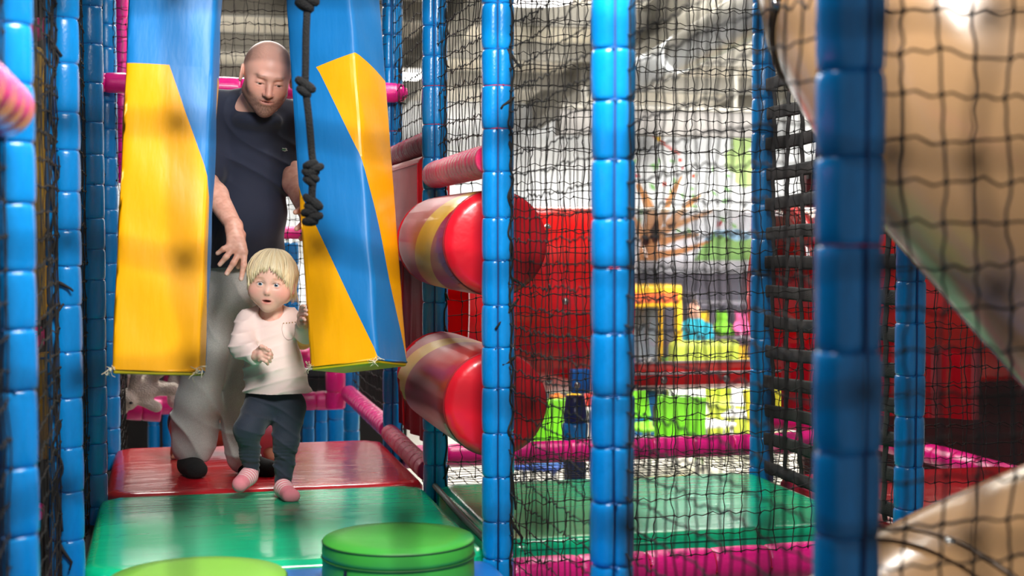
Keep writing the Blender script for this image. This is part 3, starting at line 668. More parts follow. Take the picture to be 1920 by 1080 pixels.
# red curtain below the far right tube
V = []
for i in range(41):
    for j in range(9):
        s = i / 40; V.append((2.9 + .75 * s, 6.44 - .55 * s + .02 * math.sin(i * .8), .05 + .33 * j / 8))
n1 = len(V); V += [(x + .005, y + .005, z) for x, y, z in V]
F = [(i * 9 + j, (i + 1) * 9 + j, (i + 1) * 9 + j + 1, i * 9 + j + 1) for i in range(40) for j in range(8)]; F += [tuple(n1 + q for q in f[::-1]) for f in F]
t = thing('pvc_curtain', 'red glossy vinyl curtain at right above the pink rails', 'panel', (3.25, 6.2, .05)); part('sheet', (V, F), mat('red_pvc', 'a8121e', .12, bump=.1, bscale=6, coat=.7), t)

# ================================================================== crawl tube with clear dome
YT = 6.98; ZT = .58; RT = .475
def arc_shell(x0, x1, a0, a1, r, th, n=40, m=10, Y=YT, Z=ZT):
    V = []
    for rr in (r, r - th):
        for i in range(m + 1):
            for k in range(n + 1):
                a = a0 + (a1 - a0) * k / n; V.append((x0 + (x1 - x0) * i / m, Y + rr * math.cos(a), Z + rr * math.sin(a)))
    q = (m + 1) * (n + 1); F = []
    for i in range(m):
        for k in range(n):
            f = (i * (n + 1) + k, i * (n + 1) + k + 1, (i + 1) * (n + 1) + k + 1, (i + 1) * (n + 1) + k); F.append(f); F.append(tuple(q + v for v in f[::-1]))
    for i in range(m):
        for k in (0, n): a, b = i * (n + 1) + k, (i + 1) * (n + 1) + k; F.append((a, b, q + b, q + a))
    for k in range(n):
        for i in (0, m): a, b = i * (n + 1) + k, i * (n + 1) + k + 1; F.append((a, b, q + b, q + a))
    return np.array(V), F
M_CLEAR = bpy.data.materials.new('clear_acrylic'); M_CLEAR.use_nodes = True; nt = M_CLEAR.node_tree; nt.nodes.clear()
out = nt.nodes.new('ShaderNodeOutputMaterial'); mx = nt.nodes.new('ShaderNodeMixShader'); tr = nt.nodes.new('ShaderNodeBsdfTransparent'); gl = nt.nodes.new('ShaderNodeBsdfGlossy'); fr = nt.nodes.new('ShaderNodeFresnel')
tr.inputs[0].default_value = (.90, .90, .91, 1); gl.inputs['Roughness'].default_value = .08; fr.inputs[0].default_value = 1.3
lw = nt.nodes.new('ShaderNodeLayerWeight'); lw.inputs[0].default_value = .5; pw = nt.nodes.new('ShaderNodeMapRange'); pw.inputs[1].default_value = .0; pw.inputs[2].default_value = 1.; pw.inputs[3].default_value = .02; pw.inputs[4].default_value = .22
nz_ = nt.nodes.new('ShaderNodeTexNoise'); nz_.inputs['Scale'].default_value = 40
nt.links.new(lw.outputs['Facing'], pw.inputs[0]); nt.links.new(pw.outputs[0], mx.inputs[0]); nt.links.new(tr.outputs[0], mx.inputs[1]); nt.links.new(gl.outputs[0], mx.inputs[2]); nt.links.new(mx.outputs[0], out.inputs[0])
def bolt(c, axis, r=.013): return lathe([(r * 1.5, 0), (r * 1.5, .003), (r, .004), (r, .010), (r * .6, .013)], 14, c, axis)
PI2 = 2 * math.pi
xa = WY(842, 560, YT)[0]; xb = WY(1138, 560, YT)[0]; xc = WY(1466, 560, YT)[0]; xd = WY(2040, 560, YT)[0] + .9
t = thing('crawl_tube', 'red plastic tube section left of the clear dome', 'tube', ((xa + xb) / 2, YT, ZT - RT), 'red crawl tube sections')
part('shell', arc_shell(xa, xb - .01, 0, PI2, RT, .008, 64), M_REDP, t)
for x in (xa, xb - .035): part('flange', arc_shell(x, x + .02, 0, PI2, RT + .03, .035, 64, 1), M_REDP, t)
for px, py in ((1035, 425), (1051, 563), (1040, 718)):
    d = W(px, py, 1.) - np.array((0, 0, CAMH)); k = (YT - RT * .8) / d[1]; q = np.array((0, 0, CAMH)) + d * k; a = math.atan2(q[2] - ZT, q[1] - YT)
    a = math.asin(max(-.98, min(.98, (q[2] - ZT) / RT))); part('bolt', bolt((q[0], YT - RT * math.cos(a), ZT + RT * math.sin(a)), (0, -math.cos(a), math.sin(a)), .011), M_STEEL, t)
t = thing('tube_trough', 'dark red plastic trough holding the clear dome', 'trough', ((xb + xc) / 2, YT, ZT - RT), 'red crawl tube sections')
am = math.asin((.205 - ZT) / RT)
part('shell', arc_shell(xb, xc, math.pi - am, 2 * math.pi + am, RT, .008, 40), M_REDP, t)
yf = RT * math.cos(am)
part('rim', box((xb, YT - yf - .035, .165), (xc, YT - yf + .004, .215)), M_REDP, t, smooth=False)
part('rim', box((xb, YT + yf - .004, .165), (xc, YT + yf + .035, .215)), M_REDP, t, smooth=False)
for px in (1245, 1362): q = WY(px, 718, YT - yf - .036); part('bolt', bolt((q[0], YT - yf - .035, .19), (0, -1, 0), .012), M_STEEL, t)
t = thing('clear_dome', 'transparent acrylic dome over the tube between red sections', 'dome', ((xb + xc) / 2, YT, .21))
part('shell', arc_shell(xb + .01, xc - .01, am, math.pi - am, RT, .006, 56), M_CLEAR, t)
for s in (-1, 1): part('edge_strip', box((xb + .01, YT + s * yf - .012, .214), (xc - .01, YT + s * yf + .012, .224)), mat('grey_edge', 'c8c8c8', .3), t, smooth=False)
t = thing('crawl_tube', 'bright red tube section glowing at right behind strap panel', 'tube', ((xc + xd) / 2, YT, ZT - RT), 'red crawl tube sections')
part('shell', arc_shell(xc + .01, xd, 0, PI2, RT, .008, 64), M_REDP, t)
for x in (xc + .012, xd - .02): part('flange', arc_shell(x, x + .02, 0, PI2, RT + .03, .035, 64, 1), M_REDP, t)
q = WY(1048, 800, YT); t = thing('tube_support', 'dark blue support leg with bracket under the red tube', 'support', (q[0], YT - .3, FLOOR))
part('leg', lathe([(.055, FLOOR), (.055, .0), (.06, .02), (.045, .12)], 20, (q[0], YT - .3, 0)), mat('dark_blue_plastic', '12306a', .3), t)
part('collar', lathe([(.062, -.16), (.064, -.02), (.058, -.01)], 20, (q[0], YT - .3, 0)), M_BLUE, t)
q = WY(1088, 700, YT - .44); part('bracket', rbox((q[0] - .045, YT - .46, .15), (q[0] + .045, YT - .40, .265), .008, 2), mat('blue_bracket', '0e5aa8', .3), t); part('bolt', bolt((q[0] - .02, YT - .46, .19), (0, -1, 0), .011), M_STEEL, t)
q = WY(1722, 690, 6.4); t = thing('tube_support', 'small blue bracket arm beside the dark blue post', 'support', (q[0], 6.45, FLOOR))
part('bracket', rbox((q[0] - .03, 6.42, .10), (q[0] + .04, 6.5, .27), .008, 2), MATS['blue_bracket'], t); part('leg', tube([(q[0], 6.46, FLOOR), (q[0], 6.46, .12)], .03, 12), MATS['dark_blue_plastic'], t)

# ================================================================== woven strap panel
t = thing('strap_panel', 'woven panel of wide black straps beside the bright blue post', 'strap panel', (2.2, 4.55, .0))
zs = np.arange(.03, 1.5, .112); ys = np.arange(4.10, 5.05, .125)
for j, z in enumerate(zs):
    P = [(2.205 + (.003 if (i + j) % 2 else -.003), y, z + .004 * math.sin(i * .5 + j) - .02 * (y - 4.5)) for i, y in enumerate(np.arange(3.99, 5.10, .062))]
    V, F = tube(spline(P, 40), .024, 8, flat=((1, 0, 0), .12)); part('cross_strap', (V, F), M_STRAP, t)
for i, y in enumerate(ys):
    P = [(2.205 - (.003 if (i + j) % 2 else -.003), y + .006 * math.sin(j * .7 + i), z) for j, z in enumerate(np.arange(.0, 1.5, .056))]
    V, F = tube(spline(P, 50), .018, 8, flat=((1, 0, 0), .12)); part('upright_strap', (V, F), M_STRAP, t)

# ================================================================== tan tube slide
def slide(lb, pts, r, seams, bolts, name='tube_slide'):
    P = spline(np.array([W(*p) for p in pts]), 64); t = thing(name, lb, 'slide', P[-1] - (0, 0, r), 'tan tube slide sections')
    V, F = tube(P, r, 64, caps=False); V = np.asarray(V); n = len(V)
    V2, F2 = tube(P, r - .01, 64, caps=False); part('shell', join((V, F), (V2, [q[::-1] for q in F2])), M_TAN, t)
    T = np.gradient(P, axis=0)
    for k in seams:
        part('joint_ring', torus(P[k], r + .002, .008, T[k], 64, 6), M_TAND, t)
        part('flange', tube([P[k] - T[k] / np.linalg.norm(T[k]) * .05, P[k] - T[k] / np.linalg.norm(T[k]) * .012], r + .008, 64, caps=False), M_TAN, t)
    for px, py in bolts:
        d = W(px, py, 1.) - np.array((0, 0, CAMH)); best = None
        for s in np.linspace(1.2, 4.5, 1200):
            q = np.array((0, 0, CAMH)) + d * s; dist = np.linalg.norm(P - q, axis=1); k = dist.argmin()
            if dist[k] < r: part('bolt', bolt(q, q - P[k], .010), M_STEEL, t); break
    return t
slide('upper tan plastic tube slide curving down at the right', [(1680, -560, 3.5), (1695, -300, 3.35), (1742, -80, 3.15), (1860, 110, 2.95), (2035, 292, 2.8), (2300, 560, 2.65)], .385, [30], [(1459, 6)])
slide('lower tan plastic tube slide in the bottom right corner', [(1690, 1470, 2.62), (1840, 1335, 2.72), (2118, 1178, 2.92), (2500, 990, 3.15)], .385, [20], [(1782, 1021)])

# ================================================================== left side beyond the net
def panel(lb, lo, hi, m=M_DARK):
    t = thing('dark_backdrop', lb, 'panel', ((lo[0] + hi[0]) / 2, (lo[1] + hi[1]) / 2, lo[2])); part('board', box(lo, hi), m, t, smooth=False); part('frame_bar', box((lo[0], lo[1] - .03, hi[2] - .04), (hi[0], lo[1] - .001, hi[2])), M_STRAP, t, smooth=False)
solo('wall_left', box((-1.9, .3, FLOOR), (-1.8, 9.5, 3.4)), M_DARK, kind='structure', smooth=False)
M_YEL2 = mat('yellow_board', 'c79a10', .5, var=.12)
def lean(lb, x, y0, y1, z0, z1, m, nm='foam_wedge', cat='foam block'):
    t = thing(nm, lb, cat, (x, (y0 + y1) / 2, z0)); part('cover', rbox((x - .05, y0, z0), (x + .05, y1, z1), .03, 4), m, t)
    part('piping', tube([(x + .052, y0 + .03, z1 - .03), (x + .052, y1 - .03, z1 - .03), (x + .052, y1 - .03, z0 + .03)], .006, 6), M_TIE_B, t)
def fpad(lb, px0, px1, py0, py1, d, m):
    a = W(px0, py1, d); b_ = W(px1, py0, d); t = thing('foam_pad', lb, 'foam pad', ((a[0] + b_[0]) / 2, a[1], a[2]))
    part('cover', rbox((a[0], a[1] - .05, a[2]), (b_[0], a[1] + .05, b_[2]), .025, 3), m, t); part('piping', tube([(a[0] + .02, a[1] - .051, b_[2] - .02), (b_[0] - .02, a[1] - .051, b_[2] - .02)], .005, 6), M_TIE_B, t)
panel('added dark backdrop close behind the left net with yellow pads', (-1.7, 5.97, FLOOR), (-.36, 6.02, 2.6))  # backdrop added to keep the left bay dark; also backs the pads
fpad('tall yellow foam pad behind the left net', 28, 84, 90, 600, 5.62, M_YEL2)
fpad('lower yellow foam pad behind the left net, under the tall one', 70, 116, 660, 860, 5.66, M_YEL2)
fpad('pink foam pad behind the left net at mid height', 36, 82, 612, 656, 5.63, M_PINK)
fpad('small pink foam pad low behind the left net', 52, 84, 945, 975, 5.63, M_PINK)
rail((-.62, 3.0, -.22), (-.62, 5.95, -.22), 'long pink rail low behind the left net', r=.05, pitch=.2)
post(-1.2, 5.5, 'blue padded post deep behind the left nets', z1=2.3)
post(-1.2, 3.4, 'blue padded post behind yellow pad at far left', z1=2.3)
rail((-1.15, 5.52, 1.62), (-.32, 5.14, 1.62), 'pink rail behind the left net near frame top', r=.04)
# upright pink rail and hall bits behind left bag
padded('padded_post', 'thin upright pink padded post just left of yellow bag', 'post', (W(229, 60, 8.0)[0], W(229, 60, 8.0)[1], 1.2), (W(229, 60, 8.0)[0], W(229, 60, 8.0)[1], 2.4), .035, M_PINK, .14, ties=M_TIE_R)
# ================================================================== people: smooth blended bodies on a grid
class Field:
    def __init__(s, lo, hi, vx):
        s.lo = np.array(lo, float); s.vx = vx; s.n = np.ceil((np.array(hi) - s.lo) / vx).astype(int) + 1
        s.ax = [(s.lo[i] + vx * np.arange(s.n[i])).astype(np.float32) for i in range(3)]; s.f = np.full(tuple(s.n), .2, np.float32)
    def win(s, lo, hi):
        sl = []
        for i in range(3):
            a = max(0, int((lo[i] - s.lo[i]) / s.vx) - 1); b = min(s.n[i], int((hi[i] - s.lo[i]) / s.vx) + 3); sl.append(slice(a, max(a, b)))
        sl = tuple(sl); return sl, (s.ax[0][sl[0]][:, None, None], s.ax[1][sl[1]][None, :, None], s.ax[2][sl[2]][None, None, :])
    def put(s, sl, d, k, op):
        a = s.f[sl]
        if op == '-': d = -d; h = np.maximum(k - np.abs(a - d), 0) / k; s.f[sl] = np.maximum(a, d) + h * h * k * .25
        else: h = np.maximum(k - np.abs(a - d), 0) / k; s.f[sl] = np.minimum(a, d) - h * h * k * .25
    def cone(s, a, b, ra, rb, k=.02, op='+', flat=None):
        a = np.array(a, float); b = np.array(b, float); m = max(ra, rb) + k + .01
        sl, (X, Y, Z) = s.win(np.minimum(a, b) - m, np.maximum(a, b) + m)
        px, py, pz = X - a[0], Y - a[1], Z - a[2]; ba = b - a; sc = 1.
        if flat is not None:
            n, f = np.array(flat[0], float), flat[1]; n = n / np.linalg.norm(n); e = (px * n[0] + py * n[1] + pz * n[2]) * (1 / f - 1)
            px, py, pz = px + n[0] * e, py + n[1] * e, pz + n[2] * e; ba = ba + n * np.dot(ba, n) * (1 / f - 1); sc = (1 + f) / 2
        t = np.clip((px * ba[0] + py * ba[1] + pz * ba[2]) / max(np.dot(ba, ba), 1e-9), 0, 1)
        d = np.sqrt((px - ba[0] * t) ** 2 + (py - ba[1] * t) ** 2 + (pz - ba[2] * t) ** 2) - (ra + (rb - ra) * t)
        s.put(sl, (d * sc).astype(np.float32), k, op)
    def chain(s, pts, rs, k=.02, flat=None):
        for i in range(len(pts) - 1): s.cone(pts[i], pts[i + 1], rs[i], rs[i + 1], k, '+', flat)
    def ell(s, c, r, R=np.eye(3), k=.02, op='+'):
        c = np.array(c, float); r = np.broadcast_to(np.array(r, float), (3,)); m = max(r) + k + .01
        sl, (X, Y, Z) = s.win(c - m, c + m); px, py, pz = X - c[0], Y - c[1], Z - c[2]
        q = [px * R[0, i] + py * R[1, i] + pz * R[2, i] for i in range(3)]
        k0 = np.sqrt(sum((q[i] / r[i]) ** 2 for i in range(3))); k1 = np.sqrt(sum((q[i] / r[i] ** 2) ** 2 for i in range(3))) + 1e-6
        s.put(sl, (k0 * (k0 - 1) / k1).astype(np.float32), k, op)
    def half(s, p, n, k=.01):
        """keep only the side against n"""
        n = np.array(n, float); n /= np.linalg.norm(n); X, Y, Z = s.ax[0][:, None, None], s.ax[1][None, :, None], s.ax[2][None, None, :]
        d = ((X - p[0]) * n[0] + (Y - p[1]) * n[1] + (Z - p[2]) * n[2]).astype(np.float32); h = np.maximum(k - np.abs(s.f - d), 0) / k; s.f = np.maximum(s.f, d) + h * h * k * .25
    def warp(s, fn, band=.03):
        """add a displacement near the surface"""
        I = np.nonzero(np.abs(s.f) < band); P = np.stack([s.ax[i][I[i]] for i in range(3)], 1); s.f[I] += fn(P).astype(np.float32)
    def mesh(s, smooth=1):
        f = s.f; n = f.shape; ins = f < 0; cnt = np.zeros((n[0] - 1, n[1] - 1, n[2] - 1), np.uint8)
        for dx in (0, 1):
            for dy in (0, 1):
                for dz in (0, 1): cnt += ins[dx:n[0] - 1 + dx, dy:n[1] - 1 + dy, dz:n[2] - 1 + dz]
        I = np.nonzero((cnt > 0) & (cnt < 8)); m = len(I[0]); idm = np.full(cnt.shape, -1, np.int32); idm[I] = np.arange(m)
        acc = np.zeros((m, 3)); num = np.zeros(m); co = {}
        for dx in (0, 1):
            for dy in (0, 1):
                for dz in (0, 1): co[dx, dy, dz] = f[I[0] + dx, I[1] + dy, I[2] + dz]
        for a in co:
            for ax in range(3):
                if a[ax] == 0:
                    b = list(a); b[ax] = 1; va, vb = co[a], co[tuple(b)]; x = (va < 0) != (vb < 0); t = np.where(x, va / np.where(x, va - vb, 1), 0)
                    p = np.tile(np.array(a, float), (m, 1)); p[:, ax] += t; acc += p * x[:, None]; num += x
        V = s.lo + (np.stack(I, 1) + acc / num[:, None]) * s.vx; Q = []
        for ax in range(3):
            a0 = [slice(1, -1)] * 3; a1 = [slice(1, -1)] * 3; a0[ax] = slice(0, -1); a1[ax] = slice(1, None)
            A, B = ins[tuple(a0)], ins[tuple(a1)]; J = np.nonzero(A != B); g = [J[i] + (0 if i == ax else 1) for i in range(3)]
            u, v = (ax + 1) % 3, (ax + 2) % 3; q = []
            for du, dv in ((1, 1), (0, 1), (0, 0), (1, 0)):
                h = list(g); h[u] = g[u] - du; h[v] = g[v] - dv; q.append(idm[tuple(h)])
            q = np.stack(q, 1); fl = ~A[J]; q[fl] = q[fl][:, ::-1]; Q.append(q)
        Q = np.concatenate(Q); Q = Q[(Q >= 0).all(1)]
        for _ in range(smooth):
            S = np.zeros_like(V); C = np.zeros(len(V))
            for i in range(4):
                a, b = Q[:, i], Q[:, (i + 1) % 4]
                for ax in range(3): S[:, ax] += np.bincount(a, V[b, ax], len(V)) + np.bincount(b, V[a, ax], len(V))
                C += np.bincount(a, minlength=len(V)) + np.bincount(b, minlength=len(V))
            V = V + .5 * (S / np.maximum(C, 1)[:, None] - V)
        return V, Q
def folds(P, s, sc=1.):
    x, y, z = P[:, 0] * sc, P[:, 1] * sc, P[:, 2] * sc
    return (np.sin(23 * x + 9 * np.sin(7 * z + s) + 11 * z + s) * .5 + np.sin(31 * z - 17 * x + 6 * np.sin(9 * y + 8 * x) + 2 * s) * .35 + np.sin(55 * z + 20 * x + 5 * np.sin(12 * x - s)) * .15)
def ridge(P, d, n, sc, seed):
    # narrow cloth ridges running across direction d
    u = P @ np.asarray(d); w = P @ np.asarray(n); ph = sc * u + 2.2 * np.sin(7 * w + seed) + 1.3 * np.sin(13 * w - 3 * u + 2 * seed); m = .5 + .5 * np.sin(9 * u + 11 * w + seed * 3)
    return -(1 - np.abs(np.sin(ph))) ** 2 * m
def L3(c): return np.array(lin(c)[:3])
def paint(o, C):
    me = o.data; at = me.color_attributes.new('Col', 'FLOAT_COLOR', 'POINT'); A = np.ones((len(me.vertices), 4), np.float32); A[:, :3] = C; at.data.foreach_set('color', A.ravel())
def mixc(C, col, w): return C * (1 - w[:, None]) + np.asarray(col) * w[:, None]
def gauss(q, c, r): return np.exp(-(((q - np.array(c)) / np.array(r)) ** 2).sum(1))
def sstep(a, b, x): t = np.clip((x - a) / (b - a), 0, 1); return t * t * (3 - 2 * t)
def head_frame(yaw, pitch, roll):
    x, y, z = CR.copy(), CU.copy(), -CF.copy()
    z, x = z * math.cos(yaw) + x * math.sin(yaw), x * math.cos(yaw) - z * math.sin(yaw)
    z, y = z * math.cos(pitch) - y * math.sin(pitch), y * math.cos(pitch) + z * math.sin(pitch)
    x, y = x * math.cos(roll) - y * math.sin(roll), y * math.cos(roll) + x * math.sin(roll)
    return np.stack([x, y, z], 1)
def vnoise(P, sc, seed=0):
    x, y, z = P[:, 0] * sc, P[:, 1] * sc, P[:, 2] * sc
    return (np.sin(x * 1.7 + 2.1 * np.sin(y * 1.3 + seed)) + np.sin(y * 2.3 + 1.7 * np.sin(z * 1.9 + seed)) + np.sin(z * 2.9 + 1.3 * np.sin(x * 2.2 + seed))) / 3
M_SKIN = mat('skin', 'e0a890', .45, attr=True, sss=.25, spec=.45, bump=.035, bscale=260)
M_EYE = mat('eye', 'ffffff', .12, attr=True, coat=.6)

def head_field(Fd, c, R, h, p):
    g = lambda x, y, z: c + R @ (np.array((x, y, z)) * h)
    E = lambda cc, r, k=.05, op='+', RR=R: Fd.ell(g(*cc), np.array(r) * h, RR, k * h, op)
    K = lambda a, b, ra, rb, k=.05, op='+', flat=None: Fd.cone(g(*a), g(*b), ra * h, rb * h, k * h, op, flat)
    E((0, p['cy'], p['cz']), p['cr'])
    E((0, -.17, .07), p['fr'], .12)
    K((0, p['chy'], p['chz']), (-p['jx'], -.24, -.02), p['chr'], .10, .12); K((0, p['chy'], p['chz']), (p['jx'], -.24, -.02), p['chr'], .10, .12)
    for s in (-1, 1):
        E((s * p['ckx'], p['cky'], p['ckz']), (p['ckr'],) * 3, .10)
    if p['brow']: K((-.13, p['ey'] + .085, p['ez'] + .055), (.13, p['ey'] + .085, p['ez'] + .055), p['brow'], p['brow'], .07)
    for s in (-1, 1):
        E((s * p['ex'], p['ey'], p['ez'] + .10), (.085, .058, .06), .05, '-')
        E((s * p['ex'], p['ey'], p['ez'] - .005), (p['er'] * 1.16,) * 3, .02)
    # nose
    K((0, p['ey'] + p['nb'], p['ez'] + p['nd']), (0, p['ny'], p['nz']), p['nr'] * .55, p['nr'], .05)
    for s in (-1, 1): E((s * p['nr'] * 1.0, p['ny'] - .012, p['nz'] - .045), (p['nr'] * .62, p['nr'] * .6, p['nr'] * .8), .025); E((s * p['nr'] * .55, p['ny'] - .045, p['nz'] - .03), (.012, .012, .02), .01, '-')
    # mouth
    my, mz, mw = p['my'], p['mz'], p['mw']
    E((0, my, mz - .07), (mw * 1.25, .075, .085), .06)
    K((-mw * .75, my + .022, mz - .012), (0, my + .028, mz), .018, .024, .02); K((mw * .75, my + .022, mz - .012), (0, my + .028, mz), .018, .024, .02)
    K((-mw * .55, my - .030, mz - .012), (mw * .55, my - .030, mz - .012), .022, .022, .022); E((0, my - .034, mz - .004), (mw * .5, .024, .024), .02)
    E((0, my, mz + .01), (mw * .86, p['open'], .055), .012, '-')
    # eye openings
    for s in (-1, 1):
        E((s * p['ex'], p['ey'] + p['slit_y'], p['ez'] + p['er'] * 1.05), (p['ew'], p['eo'], p['er'] * .75), .012, '-')
    # ears
    for s in (-1, 1):
        a = R_(18) * s; Ra = R @ np.array([[math.cos(a), 0, math.sin(a)], [0, 1, 0], [-math.sin(a), 0, math.cos(a)]])
        E((s * p['earx'], p['eary'], -.03), (.030, p['earh'], p['earh'] * .60), .025, '+', Ra); E((s * (p['earx'] + .026), p['eary'] + .015, -.005), (.018, p['earh'] * .62, p['earh'] * .32), .015, '-', Ra)
def eyeball(parent, c, R, h, p, s, gaze, iris):
    cc = c + R @ (np.array((s * p['ex'], p['ey'], p['ez'])) * h); V, F = ball((0, 0, 0), p['er'] * h, 32, 24, None); V = V + cc
    gz = R @ np.array(gaze); gz /= np.linalg.norm(gz); n = (V - cc) / (p['er'] * h); ang = np.degrees(np.arccos(np.clip(n @ gz, -1, 1)))
    o = part('eyeball', (V, F), M_EYE, parent); C = np.tile(L3('e9e2de'), (len(V), 1)); C = mixc(C, L3(iris), 1 - sstep(p['ia'] - 2, p['ia'] + 2, ang)); C = mixc(C, L3('0a0a0c'), 1 - sstep(p['ia'] * .45, p['ia'] * .45 + 4, ang)); paint(o, C)

# ------------------------------------------------------------------ the man
PM = dict(nb=.03, nd=.055, cy=.13, cz=-.05, cr=(.352, .375, .415), fr=(.285, .33, .285), chy=-.42, chz=.22, chr=.095, jx=.22, ckx=.165, cky=-.09, ckz=.20, ckr=.105, brow=.045, ex=.135, ey=.0, ez=.285, er=.058,
          ny=-.15, nz=.425, nr=.052, my=-.275, mz=.350, mw=.105, open=.006, slit_y=-.030, ew=.060, eo=.010, earx=.372, eary=.0, earh=.135, ia=26)
man = thing('person', 'man in navy t-shirt and grey joggers bending down towards toddler', 'person', (.2, 5.45, 0))
hc = W(501, 144, 5.0); hR = head_frame(R_(16), R_(24), R_(6)); hh = .243
B = Field((-.10, 4.72, .70), (.58, 5.50, 1.68), .0026)
head_field(B, hc, hR, hh, PM)
nb = W(478, 212, 5.14); B.cone(nb, hc + hR @ np.array((0, -.2, -.12)) * hh, .066, .060, .03); B.cone(W(478, 262, 5.18), nb, .06, .066, .04)
sR, sL = W(405, 210, 5.16), W(547, 232, 5.22)
B.cone(nb, sR, .05, .055, .04); B.cone(nb, sL, .05, .055, .04)
B.chain([W(470, 270, 5.2), W(456, 400, 5.25), W(450, 480, 5.34)], [.09, .10, .10], .05)
eR, wR = W(383, 338, 5.04), W(439, 424, 4.88)
B.chain([sR, W(396, 285, 5.12), eR], [.055, .05, .042], .02); B.chain([eR, W(404, 366, 4.98), wR], [.043, .042, .0285], .02)
def fingers(Fd, root, specs, k=.006):
    for pts, rs in specs: Fd.chain([W(*q) for q in pts], rs, k)
# right hand, back towards the camera, fingers spread
for kx, ky, r in ((430, 461, .0115), (438, 467, .0125), (449, 473, .013), (458, 472, .0125)): B.cone(wR, W(kx, ky, 4.845), .022, r, .014)
B.cone(W(438, 432, 4.87), W(446, 460, 4.852), .026, .026, .012, flat=(CF, .6))
fingers(B, wR, [([(430, 461, 4.845), (419, 467, 4.835), (408, 475, 4.84)], [.0105, .0092, .0078]), ([(437, 466, 4.845), (424, 482, 4.83), (412, 496, 4.835)], [.0112, .0100, .0082]),
                ([(449, 473, 4.845), (438, 493, 4.83), (425, 513, 4.835)], [.0118, .0104, .0084]), ([(458, 472, 4.85), (457, 497, 4.835), (452, 523, 4.84)], [.0115, .0102, .0082]),
                ([(452, 440, 4.88), (452, 470, 4.90), (446, 500, 4.90)], [.017, .013, .0095])])
nails = [(407, 475, 4.83), (411.5, 496, 4.825), (424.5, 513, 4.825), (452, 524, 4.832)]
# left arm reaching behind the striped bag
eL, wL = W(553, 344, 5.10), W(573, 392, 4.90)
B.chain([sL, W(549, 295, 5.2), eL], [.055, .048, .041], .02); B.chain([eL, wL], [.042, .030], .02)
B.cone(wL, W(577, 418, 4.85), .026, .026, .015)
fingers(B, wL, [([(575, 402, 4.86), (564, 393, 4.83), (554, 398, 4.80)], [.014, .0115, .009]), ([(577, 424, 4.85), (566, 422, 4.82), (556, 429, 4.795)], [.012, .0105, .0085]), ([(579, 436, 4.85), (571, 440, 4.83), (564, 448, 4.81)], [.011, .010, .008]), ([(581, 428, 4.86), (577, 452, 4.86), (572, 462, 4.84)], [.011, .010, .008]), ([(582, 440, 4.86), (582, 462, 4.87), (578, 472, 4.86)], [.010, .009, .007])])
def man_wrinkle(P): return .0
V, Q = B.mesh(1)
body = part('body', (V, Q), M_SKIN, man)
q = (V - hc) @ hR / hh; C = np.tile(L3('ecb6a2'), (len(V), 1)); inh = sstep(-.75, -.55, q[:, 1]) * sstep(1.1, .8, np.abs(q[:, 0]))
nz = vnoise(V, 420, 1) * .5 + .5; nz2 = vnoise(V, 60, 2)
C = mixc(C, L3('d27e6c'), .45 * inh * np.clip(gauss(q, (-.17, -.08, .25), (.12, .12, .2)) + gauss(q, (.17, -.08, .25), (.12, .12, .2)) + gauss(q, (0, -.14, .43), (.08, .08, .1)) + .6 * gauss(q, (0, .25, .3), (.25, .2, .2)), 0, 1))
buzz = inh * sstep(.10, .22, q[:, 1] - .55 * np.clip(q[:, 2] - .02, 0, 1) - .0) * (1 - .55 * gauss(q, (0, .38, .22), (.2, .2, .25)))
side = inh * sstep(.26, .31, np.abs(q[:, 0])) * sstep(-.12, .0, q[:, 1]) * sstep(.14, .04, q[:, 2]) * sstep(.34, .30, np.abs(q[:, 0]))
C = mixc(C, L3('6e5245'), np.clip(.62 * buzz + .55 * side, 0, .75) * (.75 + .4 * nz))
beard = inh * np.clip(sstep(-.14, -.22, q[:, 1] + .35 * np.clip(.2 - q[:, 2], 0, .4) * -1) * sstep(-.62, -.46, q[:, 1]), 0, 1) * sstep(-.08, .08, q[:, 2]) * (1 - .9 * gauss(q, (0, -.28, .36), (.085, .034, .1))) * (1 - .85 * gauss(q, (-.15, -.17, .3), (.09, .07, .15))) * (1 - .85 * gauss(q, (.15, -.17, .3), (.09, .07, .15)))
C = mixc(C, L3('4a352b'), np.clip(beard * (.50 + .45 * nz), 0, .88))
lip = inh * gauss(q, (0, -.272, .37), (.085, .030, .08)); C = mixc(C, L3('b0564e'), np.clip(lip, 0, .8))
C = mixc(C, L3('4a1f1a'), np.clip(inh * np.exp(-((q[:, 1] + .279 - 1.2 * q[:, 0] ** 2) / .006) ** 2) * np.exp(-(q[:, 0] / .08) ** 4) * sstep(.2, .3, q[:, 2]), 0, .7))
for s in (-1, 1):
    bw = np.exp(-((q[:, 0] * s - .14) / .085) ** 4) * np.exp(-((q[:, 1] - .082 - .02 * np.cos((q[:, 0] * s - .13) * 14)) / .018) ** 2) * sstep(.1, .2, q[:, 2]); C = mixc(C, L3('6a4a3a'), np.clip(inh * bw * (.4 + .4 * nz), 0, .6))
    C = mixc(C, L3('4a2f28'), np.clip(inh * gauss(q, (s * .135, -.018, .34), (.056, .013, .08)), 0, .75))
    C = mixc(C, L3('a86a5c'), np.clip(.5 * inh * gauss(q, (s * .13, -.055, .3), (.07, .02, .1)), 0, .6))
for nl in nails: C = mixc(C, L3('f0c8bc'), np.clip(1.2 * np.exp(-(np.linalg.norm(V - W(*nl), axis=1) / .007) ** 2), 0, .85))
C = mixc(C, L3('cf8a76'), .35 * (1 - inh) * sstep(.2, -.4, nz2)); arm = (1 - inh) * sstep(-.3, .6, vnoise(V, 150, 5)); C = mixc(C, L3('b9806a'), .22 * arm)
paint(body, C)
for s in (-1, 1): eyeball(man, hc, hR, hh, PM, s, (.1, -.62, 1), '4b3c30')
